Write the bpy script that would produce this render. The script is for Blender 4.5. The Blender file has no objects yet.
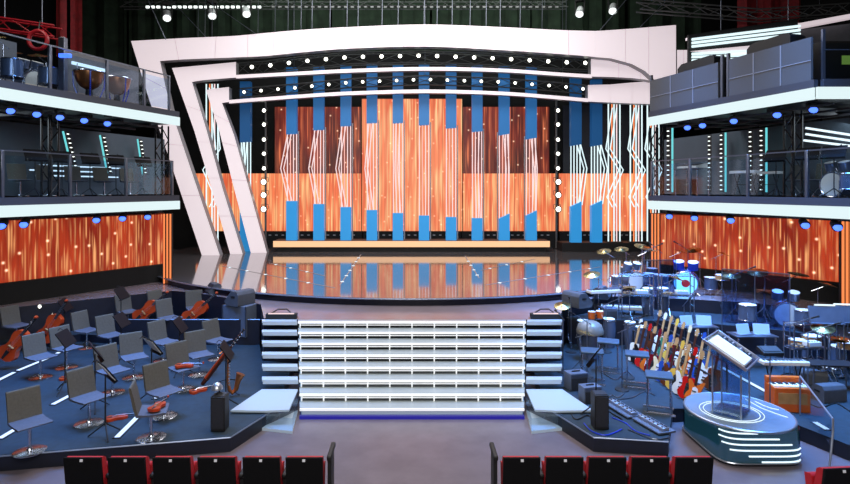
import bpy, math, random
from mathutils import Vector, Matrix, Euler
random.seed(7)
PI = math.pi
R = math.radians
SC = bpy.context.scene
COL = SC.collection
# ------------------------------------------------------------------ camera model (from the photograph)
F, CX, HY, H = 567.0, 412.0, 189.0, 4.3
def X(px, d): return (px - CX) * d / F
def Z(py, d): return H - (py - HY) * d / F
def D(py, z): return (H - z) * F / (py - HY)
def at(px, py, z):
    d = D(py, z); return Vector((X(px, d), d, z))
ORD = ('first second third fourth fifth sixth seventh eighth ninth tenth eleventh twelfth thirteenth fourteenth fifteenth sixteenth '
       'seventeenth eighteenth nineteenth twentieth twenty-first twenty-second twenty-third twenty-fourth twenty-fifth twenty-sixth '
       'twenty-seventh twenty-eighth twenty-ninth thirtieth').split()

# ------------------------------------------------------------------ materials
def srgb(c):
    return tuple((v/255/12.92 if v/255 <= .04045 else ((v/255+.055)/1.055)**2.4) for v in c)
MATS = {}
def mat(name, rgb, rough=.5, metal=0., emit=None, es=0., noise=0., nscale=6., bump=0., spec=.5, coat=0.):
    m = bpy.data.materials.new(name); m.use_nodes = True
    nt = m.node_tree; b = nt.nodes['Principled BSDF']
    c = srgb(rgb)
    b.inputs['Base Color'].default_value = (*c, 1)
    b.inputs['Roughness'].default_value = rough
    b.inputs['Metallic'].default_value = metal
    b.inputs['Specular IOR Level'].default_value = spec
    b.inputs['Coat Weight'].default_value = coat
    if emit:
        b.inputs['Emission Color'].default_value = (*srgb(emit), 1)
        b.inputs['Emission Strength'].default_value = es
    if noise or bump:
        tc = nt.nodes.new('ShaderNodeTexCoord'); n = nt.nodes.new('ShaderNodeTexNoise')
        n.inputs['Scale'].default_value = nscale; n.inputs['Detail'].default_value = 4
        nt.links.new(tc.outputs['Object'], n.inputs['Vector'])
        if noise:
            r = nt.nodes.new('ShaderNodeValToRGB')
            r.color_ramp.elements[0].position = .3; r.color_ramp.elements[1].position = .7
            r.color_ramp.elements[0].color = (*[v*(1-noise) for v in c], 1)
            r.color_ramp.elements[1].color = (*[min(1, v*(1+noise)) for v in c], 1)
            nt.links.new(n.outputs['Fac'], r.inputs['Fac']); nt.links.new(r.outputs['Color'], b.inputs['Base Color'])
        if bump:
            bp = nt.nodes.new('ShaderNodeBump'); bp.inputs['Strength'].default_value = bump; bp.inputs['Distance'].default_value = .01
            nt.links.new(n.outputs['Fac'], bp.inputs['Height']); nt.links.new(bp.outputs['Normal'], b.inputs['Normal'])
    MATS[name] = m
    return m
def glow(name, rgb, es=1.0, base=(20, 20, 20)): return mat(name, base, .4, emit=rgb, es=es)

def screen_mat(name, lo, mid, hi, es=1.0, sx=5.5, sz=.35, sparkle=1.0, bias=0.0):
    """LED wall showing falling streaks of light and sparks; object x = along the wall, z = up."""
    m = bpy.data.materials.new(name); m.use_nodes = True
    nt = m.node_tree; b = nt.nodes['Principled BSDF']; L = nt.links.new; N = nt.nodes.new
    b.inputs['Base Color'].default_value = (.02, .01, .008, 1); b.inputs['Roughness'].default_value = .45
    tc = N('ShaderNodeTexCoord'); sp = N('ShaderNodeSeparateXYZ'); L(tc.outputs['Object'], sp.inputs[0])
    def noise2(scx, scz, detail, off=0.):
        cb = N('ShaderNodeCombineXYZ')
        for k, (o, q) in enumerate((('X', scx), ('Z', scz))):
            mm = N('ShaderNodeMath'); mm.operation = 'MULTIPLY_ADD'; mm.inputs[1].default_value = q; mm.inputs[2].default_value = off
            L(sp.outputs[o], mm.inputs[0]); L(mm.outputs[0], cb.inputs[k])
        n = N('ShaderNodeTexNoise'); n.noise_dimensions = '2D'; n.inputs['Scale'].default_value = 1; n.inputs['Detail'].default_value = detail
        L(cb.outputs[0], n.inputs['Vector']); return n.outputs['Fac']
    def ramp(sock, stops):
        r = N('ShaderNodeValToRGB'); e = r.color_ramp.elements
        e[0].position, e[0].color = stops[0][0], (*stops[0][1], 1); e[1].position, e[1].color = stops[-1][0], (*stops[-1][1], 1)
        for p, c in stops[1:-1]: k = e.new(p); k.color = (*c, 1)
        L(sock, r.inputs['Fac']); return r.outputs['Color']
    def mix(mode, f, A, B):
        mx = N('ShaderNodeMix'); mx.data_type = 'RGBA'; mx.blend_type = mode
        if isinstance(f, float): mx.inputs['Factor'].default_value = f
        else: L(f, mx.inputs['Factor'])
        for n_, v in (('A', A), ('B', B)):
            if isinstance(v, tuple): mx.inputs[n_].default_value = (*v, 1)
            else: L(v, mx.inputs[n_])
        return mx.outputs['Result']
    base = ramp(noise2(sx*.35, sz*.6, 2), [(.3 - bias, srgb(lo)), (.62 - bias, srgb(mid))])
    def streak(f, zf, lo_, hi_, off):
        fine = ramp(noise2(f, .03, 1, off), [(lo_ - bias, (0, 0, 0)), (hi_ - bias, (1, 1, 1))])
        length = ramp(noise2(f*.55, zf, 0, off+50), [(.42, (0, 0, 0)), (.68, (1, 1, 1))])
        return mix('MULTIPLY', 1.0, fine, length)
    col = mix('MIX', streak(sx*2.4, sz*1.5, .5, .72, 7.), base, srgb(hi))
    col = mix('MIX', streak(sx*5, sz*1.9, .48, .7, 31.), col, srgb(hi))
    col = mix('MULTIPLY', .5, col, ramp(noise2(sx*4, .02, 2, 90.), [(.3, (.45, .4, .4)), (.6, (1, 1, 1))]))
    cb = N('ShaderNodeCombineXYZ'); L(sp.outputs['X'], cb.inputs[0]); L(sp.outputs['Z'], cb.inputs[1])
    v = N('ShaderNodeTexVoronoi'); v.voronoi_dimensions = '2D'; v.inputs['Scale'].default_value = 1.5; L(cb.outputs[0], v.inputs['Vector'])
    dots = ramp(v.outputs['Distance'], [(.03, (1, .8, .6)), (.055, (.35, .2, .1)), (.1, (0, 0, 0))])
    col = mix('ADD', float(sparkle), col, dots)
    L(col, b.inputs['Emission Color']); b.inputs['Emission Strength'].default_value = es
    MATS[name] = m
    return m
def clear(name, fac=.1, tint=(235, 245, 255), rough=.05, gl=(.9, .95, 1), gain=.3):
    m = bpy.data.materials.new(name); m.use_nodes = True
    nt = m.node_tree; nt.nodes.clear(); L = nt.links.new
    o = nt.nodes.new('ShaderNodeOutputMaterial'); mx = nt.nodes.new('ShaderNodeMixShader')
    t = nt.nodes.new('ShaderNodeBsdfTransparent'); t.inputs['Color'].default_value = (*srgb(tint), 1)
    g = nt.nodes.new('ShaderNodeBsdfGlossy'); g.inputs['Color'].default_value = (*gl, 1); g.inputs['Roughness'].default_value = rough
    lw = nt.nodes.new('ShaderNodeLayerWeight'); lw.inputs['Blend'].default_value = .3
    mm = nt.nodes.new('ShaderNodeMath'); mm.operation = 'MULTIPLY_ADD'; mm.inputs[1].default_value = gain; mm.inputs[2].default_value = fac
    L(lw.outputs['Facing'], mm.inputs[0]); L(mm.outputs[0], mx.inputs['Fac'])
    L(t.outputs[0], mx.inputs[1]); L(g.outputs[0], mx.inputs[2]); L(mx.outputs[0], o.inputs['Surface'])
    MATS[name] = m
    return m

M = MATS
mat('black', (16, 16, 18), .6); mat('matte_black', (8, 8, 9), .9, noise=.3)
mat('dark_grey', (44, 46, 52), .6, noise=.15); mat('mid_grey', (92, 94, 100), .5, noise=.1)
mat('frost', (112, 130, 146), .18, noise=.06, nscale=3); mat('black_gloss', (14, 14, 17), .25); mat('stand_black', (11, 12, 15), .55, spec=.15); mat('curtain_green', (30, 46, 32), .9, noise=.4, nscale=2)
mat('red_cloth', (120, 18, 26), .8, noise=.3); mat('red_paint', (150, 20, 34), .4)
mat('chrome', (200, 205, 215), .22, 1.); mat('steel', (120, 126, 138), .35, .9); mat('truss_metal', (96, 98, 98), .45, .4)
mat('front_floor', (108, 98, 104), .22, noise=.12, nscale=2.2, bump=.02)
mat('stage_floor', (128, 116, 120), .2, noise=.1, nscale=1.6)
mat('disc_floor', (150, 146, 150), .07, .72, noise=.06, nscale=1.2)
mat('disc_edge', (18, 22, 36), .2, .3)
mat('riser_carpet', (17, 38, 50), .75, noise=.25, nscale=9, bump=.1)  # dark carpet with some of the blue stage light put into its colour
mat('riser_face', (17, 20, 34), .5, noise=.2); mat('riser_trim', (140, 150, 170), .35, .6)
mat('chair_fabric', (80, 76, 67), .8, noise=.12, nscale=30, bump=.1); mat('seat_bluelit', (74, 78, 92), .75, noise=.12, nscale=30)  # seat colour tinted with the overhead blue light; backs stay olive grey
mat('theatre_shell', (7, 7, 9), .7, spec=.2); mat('theatre_red', (176, 20, 34), .7, noise=.12, nscale=20)
mat('plate_white', (220, 220, 225), .5); mat('paper', (236, 234, 226), .7, noise=.03)
mat('wood_red', (168, 58, 22), .3, noise=.25, nscale=4); mat('wood_orange', (206, 96, 30), .3, noise=.2, nscale=4)
mat('wood_dark', (60, 26, 16), .35, noise=.3, nscale=5); mat('wood_tan', (176, 134, 86), .4, noise=.2, nscale=5)
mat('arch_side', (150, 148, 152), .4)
mat('arch_face', (225, 220, 222), .45, emit=(255, 236, 243), es=.53, noise=.02, nscale=.6)  # emission stands in for the even white light on the arches
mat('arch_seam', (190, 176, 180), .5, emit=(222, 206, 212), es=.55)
mat('stair_top', (150, 158, 160), .25, emit=(200, 212, 214), es=.14, noise=.06, nscale=1.5)
mat('stair_nose', (225, 228, 228), .3, emit=(255, 255, 255), es=.55)
mat('stair_flank', (160, 174, 188), .25, emit=(206, 224, 236), es=.16)
mat('slot_lit', (120, 124, 126), .4)
mat('slot_shade', (30, 30, 36), .4)
glow('strip_white', (226, 246, 248), 1.0); glow('strip_blue', (190, 214, 255), 1.7); glow('line_white', (225, 245, 255), 1.3)
glow('lamp_white', (255, 255, 240), 4.0); glow('lamp_blue', (70, 110, 255), 2.6); glow('tube_pink', (255, 226, 226), 1.0)
glow('tube_red', (255, 190, 180), 1.0); glow('tube_white', (226, 250, 255), 1.15); glow('cyan_line', (110, 220, 225), 1.0)
glow('orange_strip', (255, 200, 152), 1.1); glow('orange_tube', (255, 140, 80), 1.1); glow('deep_blue', (30, 24, 160), .8)
glow('teal_glass', (70, 112, 124), .55, (40, 70, 80)); glow('cyan_head', (130, 225, 250), .75, (120, 200, 230))
glow('dot_white', (235, 245, 240), 2.2)
glow('orange_panel_glow', (255, 150, 90), 1.0)
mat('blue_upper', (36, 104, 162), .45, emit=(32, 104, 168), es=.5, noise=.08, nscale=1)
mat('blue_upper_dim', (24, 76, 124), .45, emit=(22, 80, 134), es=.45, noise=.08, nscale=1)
mat('blue_lower', (48, 140, 204), .45, emit=(44, 146, 214), es=.62, noise=.08, nscale=1)
mat('wing_wall', (78, 92, 104), .6, noise=.1, nscale=1.2); mat('kerb', (52, 56, 66), .55); mat('panel_fabric', (74, 76, 80), .7, noise=.05, nscale=40)
mat('seam', (126, 130, 140), .5)
mat('underside', (26, 28, 40), .4, noise=.3, nscale=3)
mat('copper', (196, 120, 70), .28, .85); mat('drum_head', (226, 222, 210), .5); mat('blue_paint', (36, 60, 170), .25)
mat('drum_shell', (104, 116, 140), .22, .5); mat('cymbal', (196, 176, 120), .25, 1.)
mat('white_paint', (226, 224, 218), .35); mat('silver', (176, 180, 190), .3, .8); mat('key_white', (238, 236, 228), .3)
mat('stool_blue', (52, 74, 94), .5, noise=.1); mat('amp_grey', (80, 90, 108), .6, noise=.1); mat('dome_grey', (120, 118, 112), .3)
mat('skin_tan', (196, 160, 110), .5); mat('monitor_grey', (70, 74, 82), .6, noise=.1); mat('grille', (34, 36, 42), .7, noise=.2, nscale=60)
glow('laptop_lid', (120, 170, 240), .35, (150, 170, 200))
clear('glass', .02, gain=.12); clear('acrylic', .13, (222, 238, 250), .1); clear('shield', .05, (205, 220, 246), .1, gain=.2); clear('teal_clear', .1, (120, 165, 178), .1)
for n_, c_ in dict(red=(190, 26, 22), orange=(214, 104, 34), white=(222, 216, 200), yellow=(214, 170, 70), black=(22, 20, 22), blue=(40, 74, 150), brown=(96, 46, 24), green=(60, 120, 90), cream=(226, 206, 160), wine=(112, 20, 30)).items():
    mat('guitar_' + n_, c_, .22, coat=.4)
screen_mat('screen_centre', (222, 94, 54), (242, 130, 84), (255, 206, 146), 1.12, 2.6, .35, .4, .04)
screen_mat('screen_dark', (40, 12, 10), (124, 34, 20), (240, 124, 78), 1.0, 2.6, .4, .8, -.01)
screen_mat('screen_band', (216, 84, 46), (240, 120, 74), (255, 202, 138), 1.12, 2.6, .4, .3, .05)
screen_mat('screen_wing', (136, 34, 14), (186, 60, 26), (255, 176, 112), 1.05, 3.2, .7, 1.0, .0)

# ------------------------------------------------------------------ mesh builder
class MB:
    def __init__(s): s.v = []; s.f = []; s.m = []
    def add(s, vs, fs, mi=0, xf=None):
        b = len(s.v)
        s.v += [tuple(xf @ Vector(v)) if xf else tuple(v) for v in vs]
        for f in fs: s.f.append([b+i for i in f]); s.m.append(mi)
        return s
    def box(s, c, d, mi=0, rot=None):
        x, y, z = d[0]/2, d[1]/2, d[2]/2
        xf = Matrix.Translation(c) @ (Euler(rot).to_matrix().to_4x4() if rot else Matrix())
        return s.add([(-x,-y,-z),(x,-y,-z),(x,y,-z),(-x,y,-z),(-x,-y,z),(x,-y,z),(x,y,z),(-x,y,z)],
              [(0,3,2,1),(4,5,6,7),(0,1,5,4),(1,2,6,5),(2,3,7,6),(3,0,4,7)], mi, xf)
    def prism(s, poly, z0, z1, mi=0, mtop=None, mside=None, xf=None):
        """poly = list of (x,y), counter-clockwise; extruded along z"""
        n = len(poly)
        a = sum(poly[i][0]*poly[(i+1)%n][1]-poly[(i+1)%n][0]*poly[i][1] for i in range(n))
        if a < 0: poly = poly[::-1]
        vs = [(p[0], p[1], z0) for p in poly] + [(p[0], p[1], z1) for p in poly]
        s.add(vs, [tuple(range(n-1, -1, -1))], mi, xf)
        s.add(vs, [tuple(range(n, 2*n))], mi if mtop is None else mtop, xf)
        s.add(vs, [(i, (i+1) % n, n+(i+1) % n, n+i) for i in range(n)], mi if mside is None else mside, xf)
        return s
    def slab(s, poly, y0, y1, mi=0, mside=None):
        """poly = list of (x,z) seen from the front; extruded in y (front face at y0)"""
        xf = Matrix(((1,0,0,0),(0,0,-1,0),(0,1,0,0),(0,0,0,1)))
        return s.prism(poly, -y1, -y0, mi, mi, mi if mside is None else mside, xf)
    def tube(s, pts, r, n=8, mi=0, closed=False, caps=True):
        pts = [Vector(p) for p in pts]; rs = r if isinstance(r, (list, tuple)) else [r]*len(pts)
        N = len(pts); up = None; vs = []
        for i, p in enumerate(pts):
            a = pts[i-1] if (i > 0 or closed) else p; b = pts[(i+1) % N] if (i < N-1 or closed) else p
            t = (b-a).normalized()
            if up is None: up = Vector((0,0,1)) if abs(t.z) < .9 else Vector((1,0,0))
            u = t.cross(up).normalized(); w = u.cross(t).normalized(); up = w
            vs += [p + (u*math.cos(2*PI*k/n) + w*math.sin(2*PI*k/n))*rs[i] for k in range(n)]
        fs = [(i*n+k, i*n+(k+1) % n, ((i+1) % N)*n+(k+1) % n, ((i+1) % N)*n+k) for i in range(N if closed else N-1) for k in range(n)]
        if caps and not closed: fs += [tuple(range(n-1, -1, -1)), tuple(range((N-1)*n, N*n))]
        return s.add(vs, fs, mi)
    def cyl(s, p0, p1, r0, r1=None, n=16, mi=0): return s.tube([p0, p1], [r0, r0 if r1 is None else r1], n, mi)
    def lathe(s, prof, c=(0,0,0), n=24, mi=0, xf=None):
        """prof = [(r,z)...] bottom to top"""
        vs = []; fs = []
        for r, z in prof: vs += [(c[0]+r*math.cos(2*PI*k/n), c[1]+r*math.sin(2*PI*k/n), c[2]+z) for k in range(n)]
        for i in range(len(prof)-1): fs += [(i*n+k, i*n+(k+1) % n, (i+1)*n+(k+1) % n, (i+1)*n+k) for k in range(n)]
        fs += [tuple(range(n-1, -1, -1)), tuple(range((len(prof)-1)*n, len(prof)*n))]
        return s.add(vs, fs, mi, xf)
    def build(s, name, mats, parent=None, bev=0, loc=None, rot=None):
        me = bpy.data.meshes.new(name)
        me.from_pydata(s.v, [], s.f)
        mats = mats if isinstance(mats, (list, tuple)) else [mats]
        for m in mats: me.materials.append(M[m] if isinstance(m, str) else m)
        me.polygons.foreach_set('material_index', s.m)
        me.polygons.foreach_set('use_smooth', [True]*len(s.f))
        me.update(); me.set_sharp_from_angle(angle=R(35))
        o = bpy.data.objects.new(name, me); COL.objects.link(o)
        if parent: o.parent = parent
        if loc: o.location = loc
        if rot: o.rotation_euler = rot
        if bev:
            b = o.modifiers.new('Bevel', 'BEVEL'); b.width = bev; b.segments = 2; b.limit_method = 'ANGLE'
        return o
def tag(o, label, cat, group=None, kind=None):
    o['label'] = label; o['category'] = cat
    if group: o['group'] = group
    if kind: o['kind'] = kind
    return o
def thing(name, label, cat, loc=(0,0,0), rz=0, group=None, rot=None):
    o = bpy.data.objects.new(name, None); COL.objects.link(o); o.empty_display_size = .1
    o.location = loc; o.rotation_euler = rot if rot else (0, 0, rz)
    return tag(o, label, cat, group, 'thing')
def struct(o): o['kind'] = 'structure'; return o
def dup(src, label, loc, rz=0, group=None, rot=None):
    c = src.copy(); COL.objects.link(c); c['label'] = label
    c.location = loc; c.rotation_euler = rot if rot else (0, 0, rz)
    if group: c['group'] = group
    for ch in list(src.children):
        k = ch.copy(); COL.objects.link(k); k.parent = c
        for g in list(ch.children):
            q = g.copy(); COL.objects.link(q); q.parent = k
    return c
PROTO = {}
def make(key, builder, label, loc, rz=0, group=None, rot=None):
    """first call builds the thing, later calls copy it with its parts"""
    if key not in PROTO:
        o = builder(); PROTO[key] = o
        o.location = loc; o.rotation_euler = rot if rot else (0, 0, rz); o['label'] = label
        if group: o['group'] = group
        return o
    return dup(PROTO[key], label, loc, rz, group, rot)
def child_copies(src, n, fn):
    out = [src]
    for i in range(1, n):
        c = src.copy(); COL.objects.link(c); c.parent = src.parent; out.append(c)
    for i, o in enumerate(out): fn(i, o)
    return out

#@@SETTING
# ------------------------------------------------------------------ the room
def box_struct(name, c, d, m): return struct(MB().box(c, d).build(name, m))
box_struct('floor', (0, 15, -.1), (40, 40, .2), 'front_floor')
box_struct('ceiling', (0, 15, 15.1), (40, 40, .2), 'matte_black')
box_struct('wall_back', (0, 32.1, 7.5), (40, .2, 15), 'matte_black')
box_struct('wall_left', (-19.1, 15, 7.5), (.2, 40, 15), 'matte_black')
box_struct('wall_right', (19.1, 15, 7.5), (.2, 40, 15), 'matte_black')

# main stage deck, z = 1.25
ZS, ZD, Z1, Z2, ZL2 = 1.25, 1.45, .25, .9, .45
SL = [(-3.5, 13.4), (-4.0, 15.0), (-5.2, 15.9), (-6.4, 16.7), (-7.2, 17.0), (-10.5, 14.45), (-14, 12), (-18, 10)]   # left edge of the deck
SR = [(3.5, 13.4), (4.0, 15.0), (5.2, 15.9), (6.4, 16.3), (7.0, 15.9), (8.9, 15.3), (10.6, 14.1), (14, 12), (18, 10)]
poly = [(-2.75, 13.25), (2.75, 13.25)] + SR + [(18, 31.5), (-18, 31.5)] + SL[::-1]
struct(MB().prism(poly, 0, ZS, 0, 0, 1).build('stage_deck', ['stage_floor', 'riser_face']))
# raised glossy disc, z = 1.45
RD, CY = 10.9, 25.7
arc = [(RD*math.sin(a), CY - RD*math.cos(a)) for a in [R(-86 + 172*i/80) for i in range(81)]]
disc = [p for p in arc if p[1] < 31] + [(RD*.99, 31), (-RD*.99, 31)]
struct(MB().prism(disc, ZS, ZD, 1, 0, 1).build('stage_disc', ['disc_floor', 'disc_edge']))
# rim of the disc, a thin pale line
arc2 = [(x*1.004, CY+(y-CY)*1.004, ZD-.02) for x, y in arc if y < 24.5]
struct(MB().tube(arc2, .022, 6).build('trim_1', 'riser_trim'))
# orchestra risers
def riser(name, poly, z0, z1):
    struct(MB().prism(poly, z0, z1, 0, 0, 1).build(name, ['riser_carpet', 'riser_face']))
    return poly
front_l = [(-12, 7.0), (-6.27, 8.63), (-2.97, 9.28), (-2.5, 10.55), (-2.62, 11.6), (-2.75, 13.2)]
riser('orchestra_riser', front_l + [(a-.03, b-.03) for a, b in SL[:-1]] + [(-17.9, 9.9), (-17.9, 7)], 0, Z1)
front_r = [(2.75, 13.2), (2.62, 11.6), (2.5, 10.55), (2.97, 9.28), (4.12, 9.12), (4.8, 10.45), (6.3, 10.6), (6.9, 9.0), (7.6, 8.2), (17.9, 7.5)]
riser('orchestra_riser', front_r + [(17.9, 9.9)] + [(a+.03, b-.03) for a, b in SR[:-1]][::-1], 0, Z1)
def edge_line(name, pts, z): struct(MB().tube([(x, y, z) for x, y in pts], .014, 5).build(name, 'riser_trim'))
edge_line('trim_2', [(-12, 6.98), (-6.27, 8.61), (-2.97, 9.26), (-2.49, 10.53)], Z1-.01)
edge_line('trim_3', [(2.49, 10.53), (2.97, 9.26), (4.12, 9.1)], Z1-.01)
riser('orchestra_step', [(-14, 11.7), (-10.7, 13.4), (-8.8, 15.05), (-7.9, 14.84), (-3.97, 14.84), (-4.06, 14.99), (-5.24, 15.87), (-6.4, 16.66), (-7.2, 16.95), (-10.5, 14.41)], Z1, ZL2)
struct(MB().box((-5.93, 14.78, .575), (3.94, .1, .65)).build('trim_5', 'riser_face'))   # low parapet in front of the step
edge_line('trim_4', [(-7.9, 14.76), (-3.96, 14.76)], .9)
riser('orchestra_step', [(14, 11.9), (10.4, 12.6), (8.6, 13.8), (7.0, 14.6), (4.1, 14.8), (4.06, 14.99), (5.24, 15.87), (6.4, 16.26), (7.0, 15.86), (8.9, 15.26), (10.55, 14.06)], Z1, Z2)

# ------------------------------------------------------------------ staircase
st = thing('staircase', 'wide white glowing glass staircase climbing to the stage', 'staircase', (0, 0, 0))
NS, RISE, RUN, Y0 = 8, ZS/8, .335, 10.72
def hw(y): return 2.12 + (y-10.72)*.215
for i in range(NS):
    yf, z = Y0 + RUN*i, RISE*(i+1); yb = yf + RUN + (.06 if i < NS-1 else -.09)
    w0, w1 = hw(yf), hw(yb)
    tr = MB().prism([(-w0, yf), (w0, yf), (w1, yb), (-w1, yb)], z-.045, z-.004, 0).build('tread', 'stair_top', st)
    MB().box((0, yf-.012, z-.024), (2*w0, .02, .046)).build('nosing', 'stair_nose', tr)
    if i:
        MB().box((0, yf+.11, z-RISE/2-.02), (2*w0-.04, .02, RISE-.05)).build('riser_board', 'slot_shade' if i > 3 else 'slot_lit', tr)  # dark boards shade the open slots; lower ones lightened as if lit inside
        MB().box((0, yf+.05, z-RISE*.62), (2*w0-.04, .012, .016)).build('riser_rail', 'stair_nose', tr)
    else:
        MB().box((0, yf+.03, z/2-.02), (2*w0-.04, .02, z-.05)).build('riser_board', 'stair_flank', tr)
    n = 11
    for k in range(n if i else 0):
        x = -w0*.985 + 2*w0*.985*k/(n-1)
        MB().box((x, yf+.03, z-RISE/2-.022), (.026, .03, RISE-.046)).build('post', 'stair_nose', tr)
    # flank treads splayed to either side
    for sgn in (-1, 1):
        xo = 150*yf/F
        if i == 0: continue
        if i == 1: pts = [(w0+.03, 10.25), (w0+.08, 11.3), (2.99, 11.3), (3.27, 10.22), (2.6, 10.2)]
        else:
            yq = min(yf+.2, yb); pts = [(w0+.03, yf), (hw(yq)+.03, yq), (150*yq/F, yq), (xo, yf)]
        pts = [(sgn*a, b) for a, b in pts]
        fl = MB().prism(pts, z-.035, z).build('flank_tread', 'stair_flank', st)
        if i > 1:
            MB().box((sgn*(w0+xo)/2, yf-.008, z-.04), (xo-w0-.04, .016, .085)).build('fascia', 'stair_flank', fl)
            MB().box((sgn*(w0+xo)/2, yf+.23, z-.09), (xo-w0-.02, .02, .17)).build('back_board', 'slot_shade', fl)  # dark board put in as the shade of the open riser
for sgn in (-1, 1):   # stepped cheek between flight and flank
    mb = MB()
    for i in range(NS):
        yf = Y0 + RUN*i; z = RISE*(i+1); w = hw(yf)
        mb.box((sgn*(w+.012), yf+RUN/2-.01, z/2), (.03, RUN, z-.01), 0, (0, 0, -sgn*math.atan(.215)))
    mb.build('cheek', 'acrylic', st)
# glass box carrying the lowest splayed tread on either side
for sgn in (-1, 1):
    P4 = [(sgn*2.1, 9.95), (sgn*2.2, 10.9), (sgn*2.46, 10.45), (sgn*2.7, 10.1)]
    bx_ = MB().prism(P4, 0.0, .05).build('side_plinth', 'stair_flank', st)
    mb = MB()
    for (a, b), (c, d_) in zip(P4, P4[1:]+P4[:1]): mb.add([(a, b, .05), (c, d_, .05), (c, d_, .275), (a, b, .275)], [(0, 1, 2, 3)])
    mb.build('side_glass', 'acrylic', st)
MB().box((0, 10.62, .03), (4.2, .08, .06)).build('kick_light', 'deep_blue', st)
# small display boxes at the head of each flank
for sgn, side in ((-1, 'left'), (1, 'right')):
    x = sgn*3.07 if sgn < 0 else 3.15
    t = thing('floor_prompter', f'black framed floor display with pink strip at {side} top corner of the stairs', 'display', (x, 13.36, ZS))
    MB().box((0, 0, .06), (.72, .18, .12)).build('casing', 'black', t, .01)
    MB().box((0, -.055, .125), (.6, .06, .02)).build('screen', 'tube_pink', t)
    MB().tube([(-.25, .05, .12), (-.1, .09, .2), (.1, .09, .2), (.2, .05, .13)], .015, 6).build('cable', 'black', t)

# ------------------------------------------------------------------ back wall of light
def led_screen(label, x0, x1, y0, y1, d, m):
    xa, xb, za, zb = X(x0, d), X(x1, d), Z(y1, d), Z(y0, d)
    t = thing('led_screen', label, 'screen', ((xa+xb)/2, d, za))
    w, h = xb-xa, zb-za
    MB().box((0, .13, h/2), (w-.03, .2, h-.03)).build('casing', 'black', t)
    MB().box((0, 0, h/2), (w, .06, h)).build('display', m, t)
    return t
led_screen('tall bright orange screen at the middle of the back wall', 362, 462, 99, 231, 27.5, 'screen_centre')
led_screen('dark red streaked screen left of the tall orange screen', 275, 361, 107, 173.4, 27.5, 'screen_dark')
led_screen('dark red streaked screen right of the tall orange screen', 463, 549, 107, 173.4, 27.5, 'screen_dark')
led_screen('low orange screen band at left, running behind the arch legs', 196, 361.2, 173.5, 231, 27.5, 'screen_band')
led_screen('low orange screen band at right of the tall orange screen', 462.8, 556, 173.5, 231, 27.5, 'screen_band')
led_screen('low orange screen band at far right behind the blue columns', 559, 646, 173.5, 231, 27.5, 'screen_band')
t = thing('backing_flat', 'tall black flat closing the back of the set behind the screens', 'backdrop', (0, 28.6, ZS))
MB().box((0, 0, 5.0), (26, .1, 10)).build('panel', 'matte_black', t)
t = thing('backing_flat', 'dark navy flat behind the neon columns at right', 'backdrop', (X(615, 28.2), 28.2, ZS))
MB().box((0, 0, 3.6), (5.2, .1, 7.2)).build('panel', 'riser_face', t)
for nm, a, b in (('left', 262, 362), ('middle', 363, 461), ('right', 462, 556), ('far right', 560, 645)):   # stands carrying the low bands
    t = thing('screen_stand', f'black base frame with small lights under the {nm} part of the low orange screens', 'stand', (X((a+b)/2, 27.5), 27.5, ZD))
    w = X(b, 27.5)-X(a, 27.5); hh = Z(231.2, 27.5)-ZD-.01
    MB().box((0, 0.1, hh/2), (w, .3, hh)).build('frame', 'matte_black', t)
    mb = MB()
    for k in range(14): mb.box((-w/2+.4+k*(w-.8)/13, -.06, .62), (.12, .02, .05))
    mb.build('marker_light', 'arch_side', t)
# low platform with a glowing front
t = thing('column_platform', 'long low platform with a glowing peach front edge carrying the blue columns', 'platform', (X(411.5, 25.7), 26.2, ZD))
w = X(550, 25.6)-X(273, 25.6)
MB().box((0, .05, .1), (w-.3, .9, .2)).build('base', 'black', t)
MB().box((0, 0, .355), (w, 1.1, .29)).build('deck', 'dark_grey', t)
MB().box((0, -.56, .36), (w, .03, .27)).build('light_strip', 'orange_strip', t)
t = thing('column_plinth', 'low black plinth under the neon columns at right', 'platform', (X(606, 26), 26.3, ZD))
MB().box((0, 0, .2), (X(652, 26)-X(562, 26), 1.0, .4)).build('deck', 'black', t, .01)

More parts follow.
